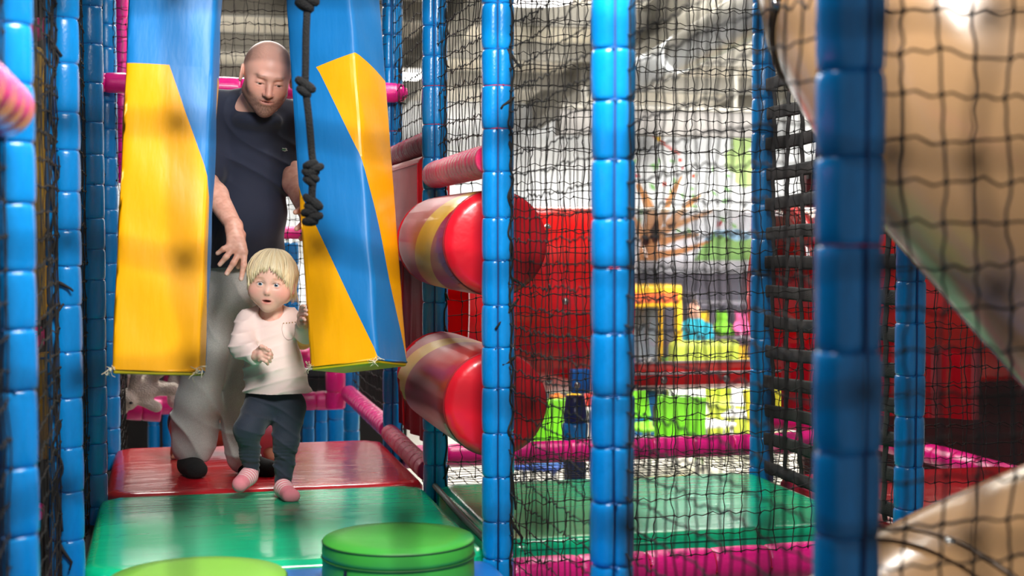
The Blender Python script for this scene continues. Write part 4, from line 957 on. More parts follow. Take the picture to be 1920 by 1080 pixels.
# t-shirt
S = Field((-.13, 4.85, .72), (.60, 5.52, 1.47), .004)
bd = np.stack([CR, CU, -CF], 1)
S.ell(W(466, 290, 5.2), (.185, .165, .135), bd, .05); S.ell(W(455, 400, 5.22), (.160, .17, .15), bd, .06); S.ell(W(450, 470, 5.31), (.165, .12, .145), bd, .06)
S.cone(W(474, 205, 5.17), sR, .078, .075, .05); S.cone(W(480, 208, 5.17), sL, .078, .075, .05)
S.chain([sR, W(397, 272, 5.13), W(388, 320, 5.07)], [.076, .072, .070], .03); S.chain([sL, W(549, 285, 5.21), W(552, 332, 5.17)], [.074, .068, .064], .03)
S.warp(lambda P: .003 * folds(P, 1.3) + .010 * ridge(P, CR * .95 + CU * .3, CU, 24, 3.) + .012 * ridge(P, CU * .8 - CR * .6, CR, 30, .5) * sstep(1.1, .9, P[:, 2]) )
S.half(W(440, 497, 5.3), -CU * 1.0 + CR * .08 - CF * -.1, .006)
dS = W(383, 336, 5.06) - W(397, 272, 5.13); S.half(W(392, 318, 5.07), dS * 1.0 - np.array((0, 0, .0)), .004) if False else None
S.ell(W(484, 226, 5.085), (.085, .035, .05), bd, .04); S.cone(W(480, 180, 5.14), W(490, 125, 5.0), .052, .075, .008, '-')
V, Q = S.mesh(1); sh = part('t_shirt', (V, Q), mat('navy_cotton', '1a2136', .85, bump=.05, bscale=500, var=.06, sheen=.15), man)
# ribbed collar
cb = W(480, 213, 5.105); ca = W(486, 150, 4.98) - W(480, 214, 5.10)
# small embroidered emblem: green reptile outline on white ground
ec = W(532, 281, 5.03)
dd = W(532, 281, 1.) - np.array((0, 0, CAMH)); 
tr_ = np.array([np.array((0, 0, CAMH)) + dd * k for k in np.linspace(4.8, 5.3, 501)]); dist = [np.abs(((V - a) ** 2).sum(1)).min() for a in tr_[::5]]; ec = tr_[::5][int(np.argmin(dist))] - CF * .004
e_out = [(-11, 1), (-8, 4), (-3, 5), (2, 4), (6, 5), (9, 3), (8, 0), (11, -2), (6, -3), (3, -5), (1, -3), (-4, -3), (-6, -5), (-8, -2)]
em = thing if False else None
pts = [ec + CR * x * .0014 + CU * y * .0014 for x, y in e_out]; n = len(pts)
part('emblem', (pts + [p + CF * .003 for p in pts], [tuple(range(n)), tuple(range(n, 2 * n))[::-1]] + [(i, n + i, n + (i + 1) % n, (i + 1) % n) for i in range(n)]), mat('emblem_white', 'dfe6da', .7), man, smooth=False, label='small white embroidered reptile emblem with green body')
pts = [ec - CF * .001 + CR * (x * .72 - .5) * .0014 + CU * (y * .55) * .0014 for x, y in e_out]
part('emblem', (pts + [p + CF * .0008 for p in pts], [tuple(range(n)), tuple(range(n, 2 * n))[::-1]] + [(i, n + i, n + (i + 1) % n, (i + 1) % n) for i in range(n)]), mat('emblem_green', '3d7a50', .7), man, smooth=False)
# joggers
T = Field((-.12, 5.08, -.01), (.56, 5.66, .90), .0045)
T.ell(W(446, 500, 5.36), (.168, .12, .14), bd, .05); T.ell(W(445, 560, 5.38), (.165, .10, .13), bd, .06)
l1 = [W(413, 550, 5.36), W(392, 650, 5.32), W(370, 750, 5.36), W(365, 816, 5.41)]; l2 = [W(468, 550, 5.40), W(457, 650, 5.38), W(450, 750, 5.42), W(449, 820, 5.42), W(455, 858, 5.40)]
T.chain(l1, [.106, .090, .079, .080], .02); T.chain(l2, [.102, .080, .064, .055, .060], .018)
T.cone(W(366, 800, 5.41), W(361, 834, 5.41), .080, .080, .02); T.ell(W(360, 897, 5.42), (.14, .072, .14), bd, .012, '-'); T.ell(W(458, 926, 5.40), (.10, .068, .12), bd, .012, '-')
T.warp(lambda P: .004 * folds(P, 4.1, .6) + .020 * ridge(P, CR * .8 + CU * .6, CU * .8 - CR * .6, 22, 1.) * sstep(.9, .6, P[:, 2]) + .014 * ridge(P, CU * .95 + CR * .3, CR, 36, 2.) * sstep(.30, .08, P[:, 2]))
T.half(W(365, 880, 5.38), -CU, .004) if False else None
V, Q = T.mesh(1); part('joggers', (V, Q), mat('grey_marl', 'aeaba7', .9, bump=.10, bscale=700, var=.22, vscale=420, sheen=.3), man)
M_SOCKB = mat('black_sock', '030303', .95, bump=.2, bscale=300)
for a, b, c_ in ((W(360, 850, 5.45), (.066, 5.50, .040), (.088, 5.40, .034)), (W(462, 862, 5.43), (.285, 5.44, .037), (.355, 5.385, .028))):
    K = Field(np.minimum(a, np.array(c_)) - .08, np.maximum(a, np.array(b)) + .09, .004)
    K.chain([a, np.array(b), np.array(c_)], [.045, .042, .034], .03, flat=None); K.cone(np.array(b) + (0, .03, 0), np.array(c_), .036, .036, .02, flat=((0, 0, 1), .75)); K.half((0, 0, .004), (0, 0, -1), .008)
    part('sock', K.mesh(1), M_SOCKB, man)

# ------------------------------------------------------------------ the toddler
PT = dict(nb=-.03, nd=.015, cy=.10, cz=-.05, cr=(.37, .40, .43), fr=(.30, .31, .30), chy=-.41, chz=.20, chr=.085, jx=.20, ckx=.20, cky=-.19, ckz=.165, ckr=.155, brow=.0, ex=.135, ey=-.05, ez=.285, er=.066,
          ny=-.185, nz=.368, nr=.043, my=-.335, mz=.325, mw=.088, open=.020, slit_y=-.002, ew=.052, eo=.0205, earx=.385, eary=-.10, earh=.11, ia=31)
kid = thing('person', 'blonde toddler in pale pink top and navy leggings stepping forward', 'person', (.38, 4.95, 0))
kc = W(509, 527, 4.92); kR = head_frame(R_(1), R_(2), R_(5.5)); kh = .201
G = Field((.14, 4.66, .30), (.52, 5.14, .90), .0022)
head_field(G, kc, kR, kh, PT)
G.cone(W(510, 606, 4.98), kc + kR @ np.array((0, -.22, -.12)) * kh, .036, .040, .02)
G.chain([W(509, 610, 4.99), W(511, 695, 4.98)], [.06, .068], .03)
ksR, ksL = W(466, 604, 4.97), W(545, 602, 4.99)
G.cone(W(509, 606, 4.99), ksR, .03, .03, .02); G.cone(W(509, 606, 4.99), ksL, .03, .03, .02)
kw = W(481, 667, 4.81); G.chain([ksR, W(455, 648, 4.89), kw], [.03, .026, .0205], .015)
# right hand, loosely curled
G.cone(kw, W(492, 666, 4.79), .019, .021, .01); 
for i, (x0, y0, x1, y1, x2, y2) in enumerate(((495, 655, 505, 657, 510, 665), (497, 661, 506, 665, 510, 671), (496, 668, 504, 672, 507, 678), (492, 674, 499, 678, 502, 683))):
    G.chain([W(x0 - 5, y0 + 2, 4.785), W(x0, y0, 4.775), W(x1, y1, 4.765), W(x2, y2, 4.775)], [.0070, .0066, .0060, .0052], .003)
G.chain([W(484, 656, 4.80), W(490, 650, 4.775), W(498, 652, 4.765)], [.008, .0068, .0056], .005)
# left hand gripping the edge of the bag
kw2 = W(568, 604, 4.80); G.chain([ksL, W(573, 626, 4.93), kw2], [.03, .026, .020], .015); G.cone(kw2, W(566, 592, 4.755), .018, .017, .01)
for i, (y0, xt, yt) in enumerate(((576, 571, 572), (582, 575, 580), (589, 576, 588), (597, 572, 598))):
    G.chain([W(564, y0 + 6, 4.755), W(565, y0, 4.725), W(xt - 3, (y0 + yt) / 2, 4.680), W(xt, yt + 2, 4.670)], [.0072, .0068, .0062, .0054], .003)
G.chain([W(564, 600, 4.76), W(566, 606, 4.735), W(570, 607, 4.715)], [.010, .009, .007], .006)
V, Q = G.mesh(1); body = part('body', (V, Q), M_SKIN, kid)
q = (V - kc) @ kR / kh; C = np.tile(L3('f2c3b0'), (len(V), 1)); inh = sstep(-.62, -.5, q[:, 1])
C = mixc(C, L3('e8897c'), np.clip(.50 * inh * (gauss(q, (-.22, -.19, .25), (.12, .11, .2)) + gauss(q, (.22, -.19, .25), (.12, .11, .2)) + .6 * gauss(q, (0, -.19, .40), (.05, .05, .08))), 0, .7))
C = mixc(C, L3('cf6660'), np.clip(inh * gauss(q, (0, -.338, .34), (.075, .052, .08)), 0, .85)); C = mixc(C, L3('5a1f1c'), np.clip(1.3 * inh * gauss(q, (0, -.333, .30), (.066, .018, .045)), 0, .95))
for s in (-1, 1):
    ex = (q[:, 0] * s - PT['ex']); ln = np.exp(-((q[:, 1] - PT['ey'] - .036 + 4.5 * ex ** 2) / .010) ** 2) * np.exp(-(ex / .07) ** 4) * sstep(.18, .25, q[:, 2]); C = mixc(C, L3('6d4a3c'), np.clip(inh * ln, 0, .8))
    bw = np.exp(-((ex - .01) / .085) ** 4) * np.exp(-((q[:, 1] - PT['ey'] - .105 + 2.2 * ex ** 2) / .014) ** 2) * sstep(.12, .2, q[:, 2]); C = mixc(C, L3('b98a64'), np.clip(inh * bw * .6, 0, .6))
    C = mixc(C, L3('c98d80'), np.clip(.5 * inh * gauss(q, (s * .135, -.105, .3), (.06, .018, .1)), 0, .5))
    C = mixc(C, L3('7d4038'), np.clip(inh * gauss(q, (s * .028, -.228, .36), (.014, .011, .03)), 0, .7))
    C = mixc(C, L3('e59a88'), np.clip(inh * gauss(q, (s * .40, -.1, -.02), (.05, .12, .1)), 0, .6))
hands = (1 - inh); C = mixc(C, L3('e79684'), .4 * hands * sstep(-.2, .5, vnoise(V, 120, 3)))
paint(body, C)
for s in (-1, 1): eyeball(kid, kc, kR, kh, PT, s, (.02, .0, 1), '7a93a6')
# hair: cap plus combed locks
Hh = Field(kc - .17, kc + .17, .003)
E = lambda cc, r, k=.05, op='+': Hh.ell(kc + kR @ (np.array(cc) * kh), np.array(r) * kh, kR, k * kh, op)
E((0, .11, -.055), (.405, .435, .465)); E((0, -.12, -.16), (.40, .34, .36), .15)
E((0, -.22, .46), (.34, .52, .56), .03, '-'); E((0, -.62, .1), (.5, .30, .6), .05, '-')
for s in (-1, 1): E((s * .42, -.12, .08), (.13, .17, .17), .03, '-')
V, Q = Hh.mesh(1); hp = (V - kc) @ kR; hair_parts = [(V, [tuple(f) for f in Q])]
def lock(az, end, rr, flick=0., start=0., wob=0.):
    """one lock from the crown along the skull; az 0 = forehead, + = viewer right"""
    P = []; n = 11; d = np.array((math.sin(az), 0, math.cos(az)))
    for i in range(n):
        s = i / (n - 1); a = start + (end - start) * s; r = np.array((.415, .445, .475)); y = math.cos(a) * r[1] + .11; rad = math.sin(min(a, 1.75))
        x = d[0] * r[0] * rad; z = d[2] * r[2] * rad - .055
        if a > 1.57: y = .11 - (a - 1.57) * .42; k = 1 - .10 * (a - 1.57) + flick * max(0, (a - 2.0)) ; x = d[0] * r[0] * k; z = d[2] * r[2] * k - .055
        P.append((x + wob * math.sin(s * 3 + az * 5) * .02, y, z + .004 * math.sin(s * 7 + az * 9)))
    P = kc + (np.array(P) * kh) @ kR.T; rs = rr * kh * np.array([.5] + [1] * (n - 4) + [.85, .55, .15]); return tube(P, rs, 6, flat=(kR @ np.array((d[0], .2, d[2])), .55))
g2 = np.random.default_rng(5)
for i in range(760):
    az = g2.uniform(-math.pi, math.pi); a = abs(az)
    if a < .62: end = 1.16 + .62 * a + g2.normal(.08, .09)
    elif a < 1.0: end = 1.62 + (a - .62) / .38 * .55 + g2.normal(0, .12)
    elif a < 1.30: end = g2.uniform(1.9, 2.45)
    elif a < 1.62: end = g2.uniform(1.55, 1.8) if az > 0 or g2.random() < .6 else 2.3
    else: end = 2.42 + g2.normal(0, .10) + (.12 if az > 0 else 0)
    fl = .0
    if az > 1.5 and az < 2.5: fl = .55 * g2.random()
    elif a > 1: fl = .08 * g2.random()
    hair_parts.append(lock(az, end, g2.uniform(.010, .019), fl, g2.uniform(0, .25), g2.normal(0, 1)))
HV, HF = join(*hair_parts)
hair = part('hair', (HV, HF), mat('blonde_hair', 'e8cf98', .38, attr=True, spec=.5, sheen=.2), kid)
qq = (HV - kc) @ kR / kh; azv = np.arctan2(qq[:, 0], qq[:, 2] + .055); st = .5 + .5 * np.sin(azv * 61 + 3 * np.sin(azv * 17)); st2 = .5 + .5 * np.sin(azv * 23 + 1.5)
C = np.tile(L3('f6e6bc'), (len(HV), 1)); C = mixc(C, L3('cfa868'), .42 * st * st2); C = mixc(C, L3('fbf1d2'), .4 * (1 - st) * (1 - st2)); paint(hair, C)
# long sleeved top
S = Field((.12, 4.70, .36), (.54, 5.16, .73), .003)
S.chain([W(506, 600, 4.99), W(507, 630, 4.98), W(514, 690, 4.97), W(523, 752, 4.97)], [.064, .080, .097, .119], .03, flat=(CF, .80))
S.cone(W(506, 600, 4.99), ksR, .048, .040, .03); S.cone(W(508, 600, 4.99), ksL, .048, .040, .03)
S.chain([ksR, W(454, 648, 4.89), W(477, 666, 4.825)], [.044, .0405, .030], .02); S.chain([ksL, W(573, 626, 4.93), W(569, 610, 4.83)], [.040, .033, .025], .015)
S.warp(lambda P: .002 * folds(P, 2.2, 1.25) + .010 * ridge(P, CU * .75 - CR * .66, CR * .75 + CU * .66, 44, 1.) + .006 * ridge(P, CU, CR, 75, 2.))
S.half(W(521, 744, 4.9), -CU + CR * .02, .004)
S.cone(W(508, 590, 4.96), W(507, 560, 4.92), .040, .055, .006, '-')
V, Q = S.mesh(1); M_TOP = mat('pale_pink_jersey', 'f2dcd6', .85, bump=.06, bscale=380, var=.04, sheen=.2); part('top', (V, Q), M_TOP, kid)
def on_surface(V, px, py, lift=.001):
    d = W(px, py, 1.) - np.array((0, 0, CAMH)); d = d / np.linalg.norm(d); r = V - np.array((0, 0, CAMH)); t = r @ d; off = np.linalg.norm(r - t[:, None] * d, axis=1); near = off < .005
    if not near.any(): near = off < off.min() + .002
    return np.array((0, 0, CAMH)) + d * (t[near].min() - lift)
SV = V
pk = [(530, 606), (529, 618), (532, 630), (540, 637), (549, 634), (553, 622), (553, 608)]
part('pocket_seam', tube(spline([on_surface(SV, x, y, .0005) for x, y in pk], 24), .0011, 5), mat('pink_seam', 'd9bfb8', .8), kid)
for i in range(5): part('gold_bead', ball(on_surface(SV, 532 + i * 5.4, 606 - i * .5, .001), .0021, 8, 6), mat('gold_bead', 'b08a48', .3, metal=.7), kid)
# leggings
T = Field((.16, 4.74, .02), (.52, 5.10, .45), .003)
T.ell(W(515, 752, 4.99), (.094, .07, .078), bd, .03)
kk = W(465, 806, 4.87); T.chain([W(490, 762, 4.98), kk, W(468, 848, 4.91), W(472, 882, 4.94)], [.063, .046, .032, .027], .02)
T.chain([W(542, 762, 4.98), W(536, 828, 4.95), W(533, 870, 4.97), W(530, 912, 4.97)], [.060, .043, .032, .0275], .016)
T.warp(lambda P: .0016 * np.sin(P[:, 2] * 330 + 50 * ((P - kc) @ CR) + 5 * np.sin(P[:, 2] * 60 + P[:, 1] * 40)) * sstep(.26, .10, P[:, 2]) + .0015 * folds(P, 5., 1.6) + .006 * ridge(P, CU * .8 + CR * .6, CR, 70, 4.))
V, Q = T.mesh(1); part('leggings', (V, Q), mat('navy_jersey', '232c3c', .8, bump=.12, bscale=250, var=.06, sheen=.15), kid)
# striped socks
M_SOCKP = mat('striped_sock', 'f08a98', .85, attr=True, bump=.2, bscale=300)
for a, b, c_ in ((W(472, 882, 4.945), W(466, 893, 4.915), W(450, 908, 4.86)), (W(531, 912, 4.975), np.array((.372, 4.935, .034)), np.array((.388, 4.850, .022)))):
    lo = np.minimum(np.minimum(a, b), c_) - .06; hi = np.maximum(np.maximum(a, b), c_) + .06
    K = Field(lo, hi, .0025); K.chain([a, b, c_], [.026, .027, .023], .016); K.cone(b, c_, .027, .024, .016)
    if b[2] < .05: K.half((0, 0, .003), (0, 0, -1), .008); K.cone(np.array(c_) + CR * .012, np.array(c_) + CR * .016, .020, .018, .012); K.half((0, 0, .002), (0, 0, -1), .004)
    V, Q = K.mesh(1); o = part('sock', (V, Q), M_SOCKP, kid); dv = np.array(c_) - a; t_ = (V - a) @ dv / np.dot(dv, dv)
    C = np.tile(L3('ee8a98'), (len(V), 1)); C = mixc(C, L3('f8dada'), sstep(-.2, .5, np.sin(t_ * 58)) * sstep(.83, .78, t_)); paint(o, C)

# ------------------------------------------------------------------ child crouching behind the man
ch = thing('person', 'child in pink trousers crouching behind the man\'s legs', 'person', (.2, 5.85, 0))
K = Field((-.12, 5.62, 0), (.50, 6.15, .36), .006)
K.ell(W(352, 800, 5.85), (.075, .085, .085), bd, .02); K.chain([W(365, 800, 5.88), W(400, 800, 5.9), W(450, 800, 5.9)], [.06, .075, .08], .03)
K.chain([W(370, 810, 5.86), W(338, 815, 5.80), W(330, 850, 5.78)], [.035, .03, .024], .02)
for i in range(4): K.cone(W(332, 848, 5.78), W(322 + 4 * i, 860, 5.74), .012, .008, .006)
K.chain([W(505, 845, 5.72), W(514, 862, 5.64)], [.028, .024], .02); K.half((0, 0, .004), (0, 0, -1), .006)
V, Q = K.mesh(1); o = part('body', (V, Q), M_SKIN, ch); C = np.tile(L3('c98f74'), (len(V), 1)); paint(o, C)
K = Field((.12, 5.62, .0), (.46, 6.1, .34), .006); K.ell(W(480, 790, 5.88), (.085, .08, .09), bd, .03); K.chain([W(485, 795, 5.85), W(498, 805, 5.72), W(502, 845, 5.74)], [.075, .062, .042], .03); K.half((0, 0, .006), (0, 0, -1), .006)
K.warp(lambda P: .004 * folds(P, 1., 1.2)); part('trousers', K.mesh(1), mat('pink_cotton', 'd98298', .85, var=.06), ch)
K = Field((.0, 5.72, .02), (.40, 6.25, .36), .006); K.chain([W(372, 800, 5.9), W(400, 795, 5.92), W(458, 792, 5.92)], [.07, .085, .09], .03); part('jumper', K.mesh(1), mat('brown_knit', '6a4536', .9, bump=.4, bscale=90), ch)
K = Field((-.06, 5.85, .05), (.22, 6.22, .36), .005); K.ell(W(353, 792, 5.88), (.084, .085, .09), bd, .02); part('hair', K.mesh(1), mat('brown_hair', '5a3d28', .5, bump=.5, bscale=60), ch)
# ================================================================== plush toys by the pit
def bear(c, R, s, m, lb, group):
    c = np.array(c, float); t = thing('plush_bear', lb, 'soft toy', c - (0, 0, .1 * s), group)
    F = Field(c - .24 * s, c + .24 * s, .007); g = lambda *p: c + R @ (np.array(p) * s)
    F.ell(g(0, 0, 0), np.array((.075, .09, .07)) * s, R, .02); F.ell(g(0, .125, .01), np.array((.07, .062, .064)) * s, R, .02); F.ell(g(0, .112, .07), np.array((.034, .028, .03)) * s, R, .015)
    for q in (-1, 1):
        F.ell(g(q * .055, .178, 0), np.array((.028, .028, .016)) * s, R, .012); F.cone(g(q * .06, .05, .02), g(q * .125, .0, .05), .032 * s, .034 * s, .02); F.cone(g(q * .045, -.06, .01), g(q * .075, -.14, .06), .038 * s, .042 * s, .02)
    F.warp(lambda P: .002 * np.sin(P[:, 0] * 260) * np.sin(P[:, 1] * 240) * np.sin(P[:, 2] * 250)); part('body', F.mesh(1), m, t)
    for q in (-1, 1): part('eye', ball(g(q * .027, .138, .060), .0085 * s, 8, 6), M_BLACKP, t)
    part('nose', ball(g(0, .118, .099), np.array((.012, .009, .008)) * s, 8, 6), M_BLACKP, t)
def rotm(ax, ay, az): return np.array(Matrix.Rotation(az, 3, 'Z') @ Matrix.Rotation(ay, 3, 'Y') @ Matrix.Rotation(ax, 3, 'X'))
VB = np.stack([CR, CU, -CF], 1)
bear(W(262, 708, 7.3), VB @ rotm(.2, .3, 1.6), .9, M_CREAM, 'cream plush bear lying under the yellow bag, upper of two', 'cream plush bears')
bear(W(272, 728, 7.0), VB @ rotm(.3, -.4, 2.0), .8, M_CREAM, 'cream plush bear lying head down under the yellow bag, lower of two', 'cream plush bears')
t = thing('plush_toy', 'white plush toy with magenta tuft beside the man\'s leg', 'soft toy', W(335, 750, 7.35)); c = W(335, 722, 7.35)
F = Field(c - .16, c + .16, .007); F.ell(c, (.07, .10, .07), VB, .02); F.ell(c + CU * .09, (.06, .055, .06), VB, .02); F.ell(c - CU * .08 - CF * .03, (.05, .04, .06), VB, .02); part('body', F.mesh(1), mat('white_plush', 'd9d0c8', .95, bump=.6, bscale=150), t)
F = Field(c - .16, c + .2, .007); F.ell(c + CU * .115 - CF * .02, (.062, .035, .055), VB, .02); F.cone(c + CU * .11 + CR * .03 - CF * .06, c + CR * .035 + CU * .03 - CF * .075, .022, .010, .015); F.cone(c + CU * .11 - CR * .04 - CF * .05, c - CR * .055 + CU * .02 - CF * .06, .022, .010, .015); part('tuft', F.mesh(1), mat('magenta_plush', 'a3125e', .9, bump=.5, bscale=120), t)
c = W(567, 629, 7.85); t = thing('plush_toy', 'pale yellow plush toy peeking out beside the toddler', 'soft toy', c - (0, 0, .09)); F = Field(c - .14, c + .14, .007); F.ell(c, (.07, .08, .06), VB, .02); F.ell(c + CU * .07, (.05, .045, .045), VB, .02)
for q in (-1, 1): F.ell(c + CU * .115 + CR * q * .035, (.016, .03, .012), VB, .01)
part('body', F.mesh(1), mat('yellow_plush', 'e6d46a', .95, bump=.6, bscale=150), t)
# dark backdrops added to stand in for unlit depth and cover the bright hall
panel('added dark backdrop behind the left nets', (-1.75, 7.9, FLOOR), (-.335, 7.95, 3.0))
panel('added dark backdrop behind the pit beyond the red mat', (-.33, 9.2, FLOOR), (1.5, 9.25, .04))

panel('added dark red backdrop at far right behind the tubes', (3.9, 8.3, FLOOR), (6.2, 8.35, 1.3), mat('dark_red_board', '4a0c12', .5))  # added to block the white hall on the right
# ================================================================== cafe beyond the tube
def chair(px, d, rz, m, lb, bag_on=False):
    p = W(px, 800, d); t = thing('cafe_chair', lb, 'chair', (p[0], p[1], FLOOR), 'cafe chairs seen under the tube'); t.rotation_euler = (0, 0, rz)
    def lp(nm, vf, mm, smooth=True): return link(nm, raw_mesh(nm, np.asarray(vf[0], float), vf[1], smooth), mm, t)
    lp('seat', rbox((-.22, -.21, .43), (.22, .21, .465), .015, 2), m)
    V, F = rbox((-.21, -.015, .50), (.21, .015, .84), .014, 3); V = np.array(V); V[:, 1] += .20 + (V[:, 2] - .5) * .25 - .4 * V[:, 0] ** 2; lp('backrest', (V, F), m)
    for x in (-.18, .18):
        lp('back_post', tube([(x, .19, .45), (x, .215, .56)], .014, 8), m)
        for y in (-.17, .17): lp('leg', tube([(x, y, .44), (x * 1.15, y * 1.15, 0)], .013, 8), M_STEEL)
    return t
M_LIMEP = mat('lime_plastic', '7fd62a', .35); M_WHITEP = mat('white_plastic', 'eeeeea', .35)
chair(1212, 12.7, .4, M_LIMEP, 'lime green cafe chair right of the middle post, under clear tube')
chair(1268, 11.4, -.5, M_LIMEP, 'lime green cafe chair second right of the middle post')
chair(1062, 11.2, .2, M_LIMEP, 'lime green cafe chair just left of the middle post')
chair(1318, 12.9, .3, M_WHITEP, 'white cafe chair under the clear tube at right')
chair(1402, 13.6, -.6, M_WHITEP, 'white cafe chair farther right beneath the tube')
chair(1010, 10.6, 1.0, mat('blue_plastic', '1e50b8', .35), 'blue cafe chair low behind the lower red roller')
chair(1466, 12.0, .2, mat('yellow_plastic', 'e2d63a', .35), 'yellow cafe chair beside the bright blue post')
def table(px, d, lb, w=.7):
    p = W(px, 800, d); t = thing('cafe_table', lb, 'table', (p[0], p[1], FLOOR), 'white cafe tables')
    part('table_top', rbox((p[0] - w / 2, p[1] - .35, FLOOR + .70), (p[0] + w / 2, p[1] + .35, FLOOR + .73), .012, 2), M_WHITEP, t)
    part('pedestal', lathe([(.25, FLOOR), (.25, FLOOR + .02), (.04, FLOOR + .04), (.035, FLOOR + .70)], 20, (p[0], p[1], 0)), M_STEEL, t); return p
p1 = table(1078, 12.0, 'white cafe table with colourful toys left of the middle post'); table(1236, 14.0, 'white cafe table behind the lime chairs')
for i, (dx, col) in enumerate(((-.2, 'f08020'), (-.05, 'e8c820'), (.1, 'd82818'), (.22, 'f0a030'))):
    c = (p1[0] + dx, p1[1] - .15, FLOOR + .73); t = thing('toy_block', ['orange toy block on the white table, leftmost', 'yellow toy block on the white table', 'red toy block on the white table', 'amber toy block on the white table, rightmost'][i], 'toy', c, 'toy blocks on the cafe table')
    part('block', rbox((c[0] - .055, c[1] - .05, c[2]), (c[0] + .055, c[1] + .05, c[2] + .10), .012, 2), mat('toy_' + col, col, .4), t); part('knob', lathe([(.025, .10), (.025, .118), (.02, .12)], 12, c), MATS['toy_' + col], t)
c = W(1250, 780, 11.85); t = thing('handbag', 'black bag hanging over the lime chair', 'bag', c - (0, 0, .1)); part('pouch', rbox(c - (.12, .05, .1), c + (.12, .05, .1), .03, 3), M_BLACKP, t); part('strap', tube(spline([c + (-.1, 0, .09), c + (0, 0, .24), c + (.1, 0, .09)], 10), .01, 6), M_BLACKP, t)
# claw machine
p = W(1205, 700, 15.6); x, y = p[0], p[1]; M_CY = mat('claw_yellow', 'f2bd1c', .35)
t = thing('claw_machine', 'yellow claw machine with blue base against the dark wall', 'game machine', (x, y, FLOOR))
part('cabinet_base', rbox((x - .33, y - .33, FLOOR), (x + .33, y + .33, FLOOR + .55), .02, 2), mat('claw_blue', '2a7cc0', .4), t)
part('control_panel', rbox((x - .33, y - .42, FLOOR + .50), (x + .33, y - .2, FLOOR + .62), .02, 2), M_CY, t)
for sx in (-1, 1):
    for sy in (-1, 1): part('corner_post', rbox((x + sx * .30 - .035, y + sy * .30 - .035, FLOOR + .55), (x + sx * .30 + .035, y + sy * .30 + .035, FLOOR + 1.40), .01, 2), M_CY, t)
part('header', rbox((x - .34, y - .34, FLOOR + 1.38), (x + .34, y + .34, FLOOR + 1.62), .03, 3), M_CY, t); part('header_stripe', box((x - .28, y - .347, FLOOR + 1.43), (x + .28, y - .338, FLOOR + 1.54)), mat('claw_orange', 'e8642c', .4), t, smooth=False)
part('window', box((x - .27, y - .315, FLOOR + .60), (x + .27, y - .308, FLOOR + 1.38)), M_CLEAR, t, smooth=False); part('back_wall', box((x - .28, y + .28, FLOOR + .55), (x + .28, y + .29, FLOOR + 1.38)), mat('claw_back', '9aa6b0', .6), t, smooth=False)
part('claw', join(tube([(x, y, FLOOR + 1.38), (x, y, FLOOR + 1.2)], .02, 8), tube([(x, y, FLOOR + 1.22), (x - .06, y, FLOOR + 1.15), (x - .03, y, FLOOR + 1.07)], .012, 6), tube([(x, y, FLOOR + 1.22), (x + .06, y, FLOOR + 1.15), (x + .03, y, FLOOR + 1.07)], .012, 6)), M_STEEL, t)
# soft toys: one shape, many colours
F = Field((-.16, -.14, -.005), (.16, .14, .36), .014); F.ell((0, 0, .11), (.11, .10, .11), k=.03); F.ell((0, -.01, .25), (.085, .08, .08), k=.03)
for q in (-1, 1): F.ell((q * .07, 0, .32), (.028, .02, .03), k=.02); F.cone((q * .08, -.03, .15), (q * .12, -.07, .10), .035, .03, .02); F.cone((q * .05, -.05, .05), (q * .08, -.11, .04), .04, .035, .02)
toyV, toyQ = F.mesh(1); toyV[:, 2] -= toyV[:, 2].min()
TOYN = ['pink', 'white', 'lime green', 'red', 'purple', 'yellow', 'teal', 'orange']
TOYC = ['e86aa0', 'f4f0ea', '7ec636', 'd83030', '9a6ad0', 'f2c02c', '2aa8b8', 'e88a40']
def soft(c, col, s, rz, lb, grp):
    me = raw_mesh('soft_toy', toyV, toyQ); o = link('soft_toy', me, mat('plush_' + col, col, .9, bump=.4, bscale=60), None, tuple(c)); o.scale = (s,) * 3; o.rotation_euler = (0, 0, rz); return tag(o, lb, 'soft toy', grp)
for i in range(7): soft((x - .2 + .2 * (i % 3), y - .16 + .14 * (i // 3), FLOOR + .62 if i // 3 == 0 else FLOOR + .56), TOYC[i], .62, random.random() - .5, TOYN[i] + ' small soft toy inside the yellow claw machine', 'soft toys in the claw machine')
part('toy_floor', box((x - .28, y - .30, FLOOR + .55), (x + .28, y + .28, FLOOR + .558)), M_WHITEP, t, smooth=False)
# prize shelves
p = W(1384, 700, 16.7); x, y = p[0], p[1]
t = thing('prize_shelf', 'tall shelf unit of coloured prizes seen through the clear dome', 'shelf', (x, y, FLOOR)); M_SHELF = mat('grey_shelf', '77727a', .5)
for sx in (-.62, .60): part('side_panel', box((x + sx, y - .2, FLOOR), (x + sx + .03, y + .2, FLOOR + 1.5)), M_SHELF, t, smooth=False)
for z in (.15, .55, .95, 1.35): part('shelf_board', box((x - .6, y - .2, FLOOR + z), (x + .6, y + .2, FLOOR + z + .03)), M_SHELF, t, smooth=False)
k = 0
for z in (.18, .58, .98):
    for n_, dx in enumerate((-.46, -.22, .02, .26, .48)):
        ci = (k * 5 + k // 3) % 8
        soft((x + dx, y - .02, FLOOR + z), TOYC[ci], .88, random.random() - .5, TOYN[ci] + ' soft toy, ' + ['leftmost', 'second from left', 'middle one', 'second from right', 'rightmost'][n_] + ' on the ' + {.18: 'lowest', .58: 'middle', .98: 'upper'}[z] + ' prize shelf', 'soft toys on the prize shelf'); k += 1
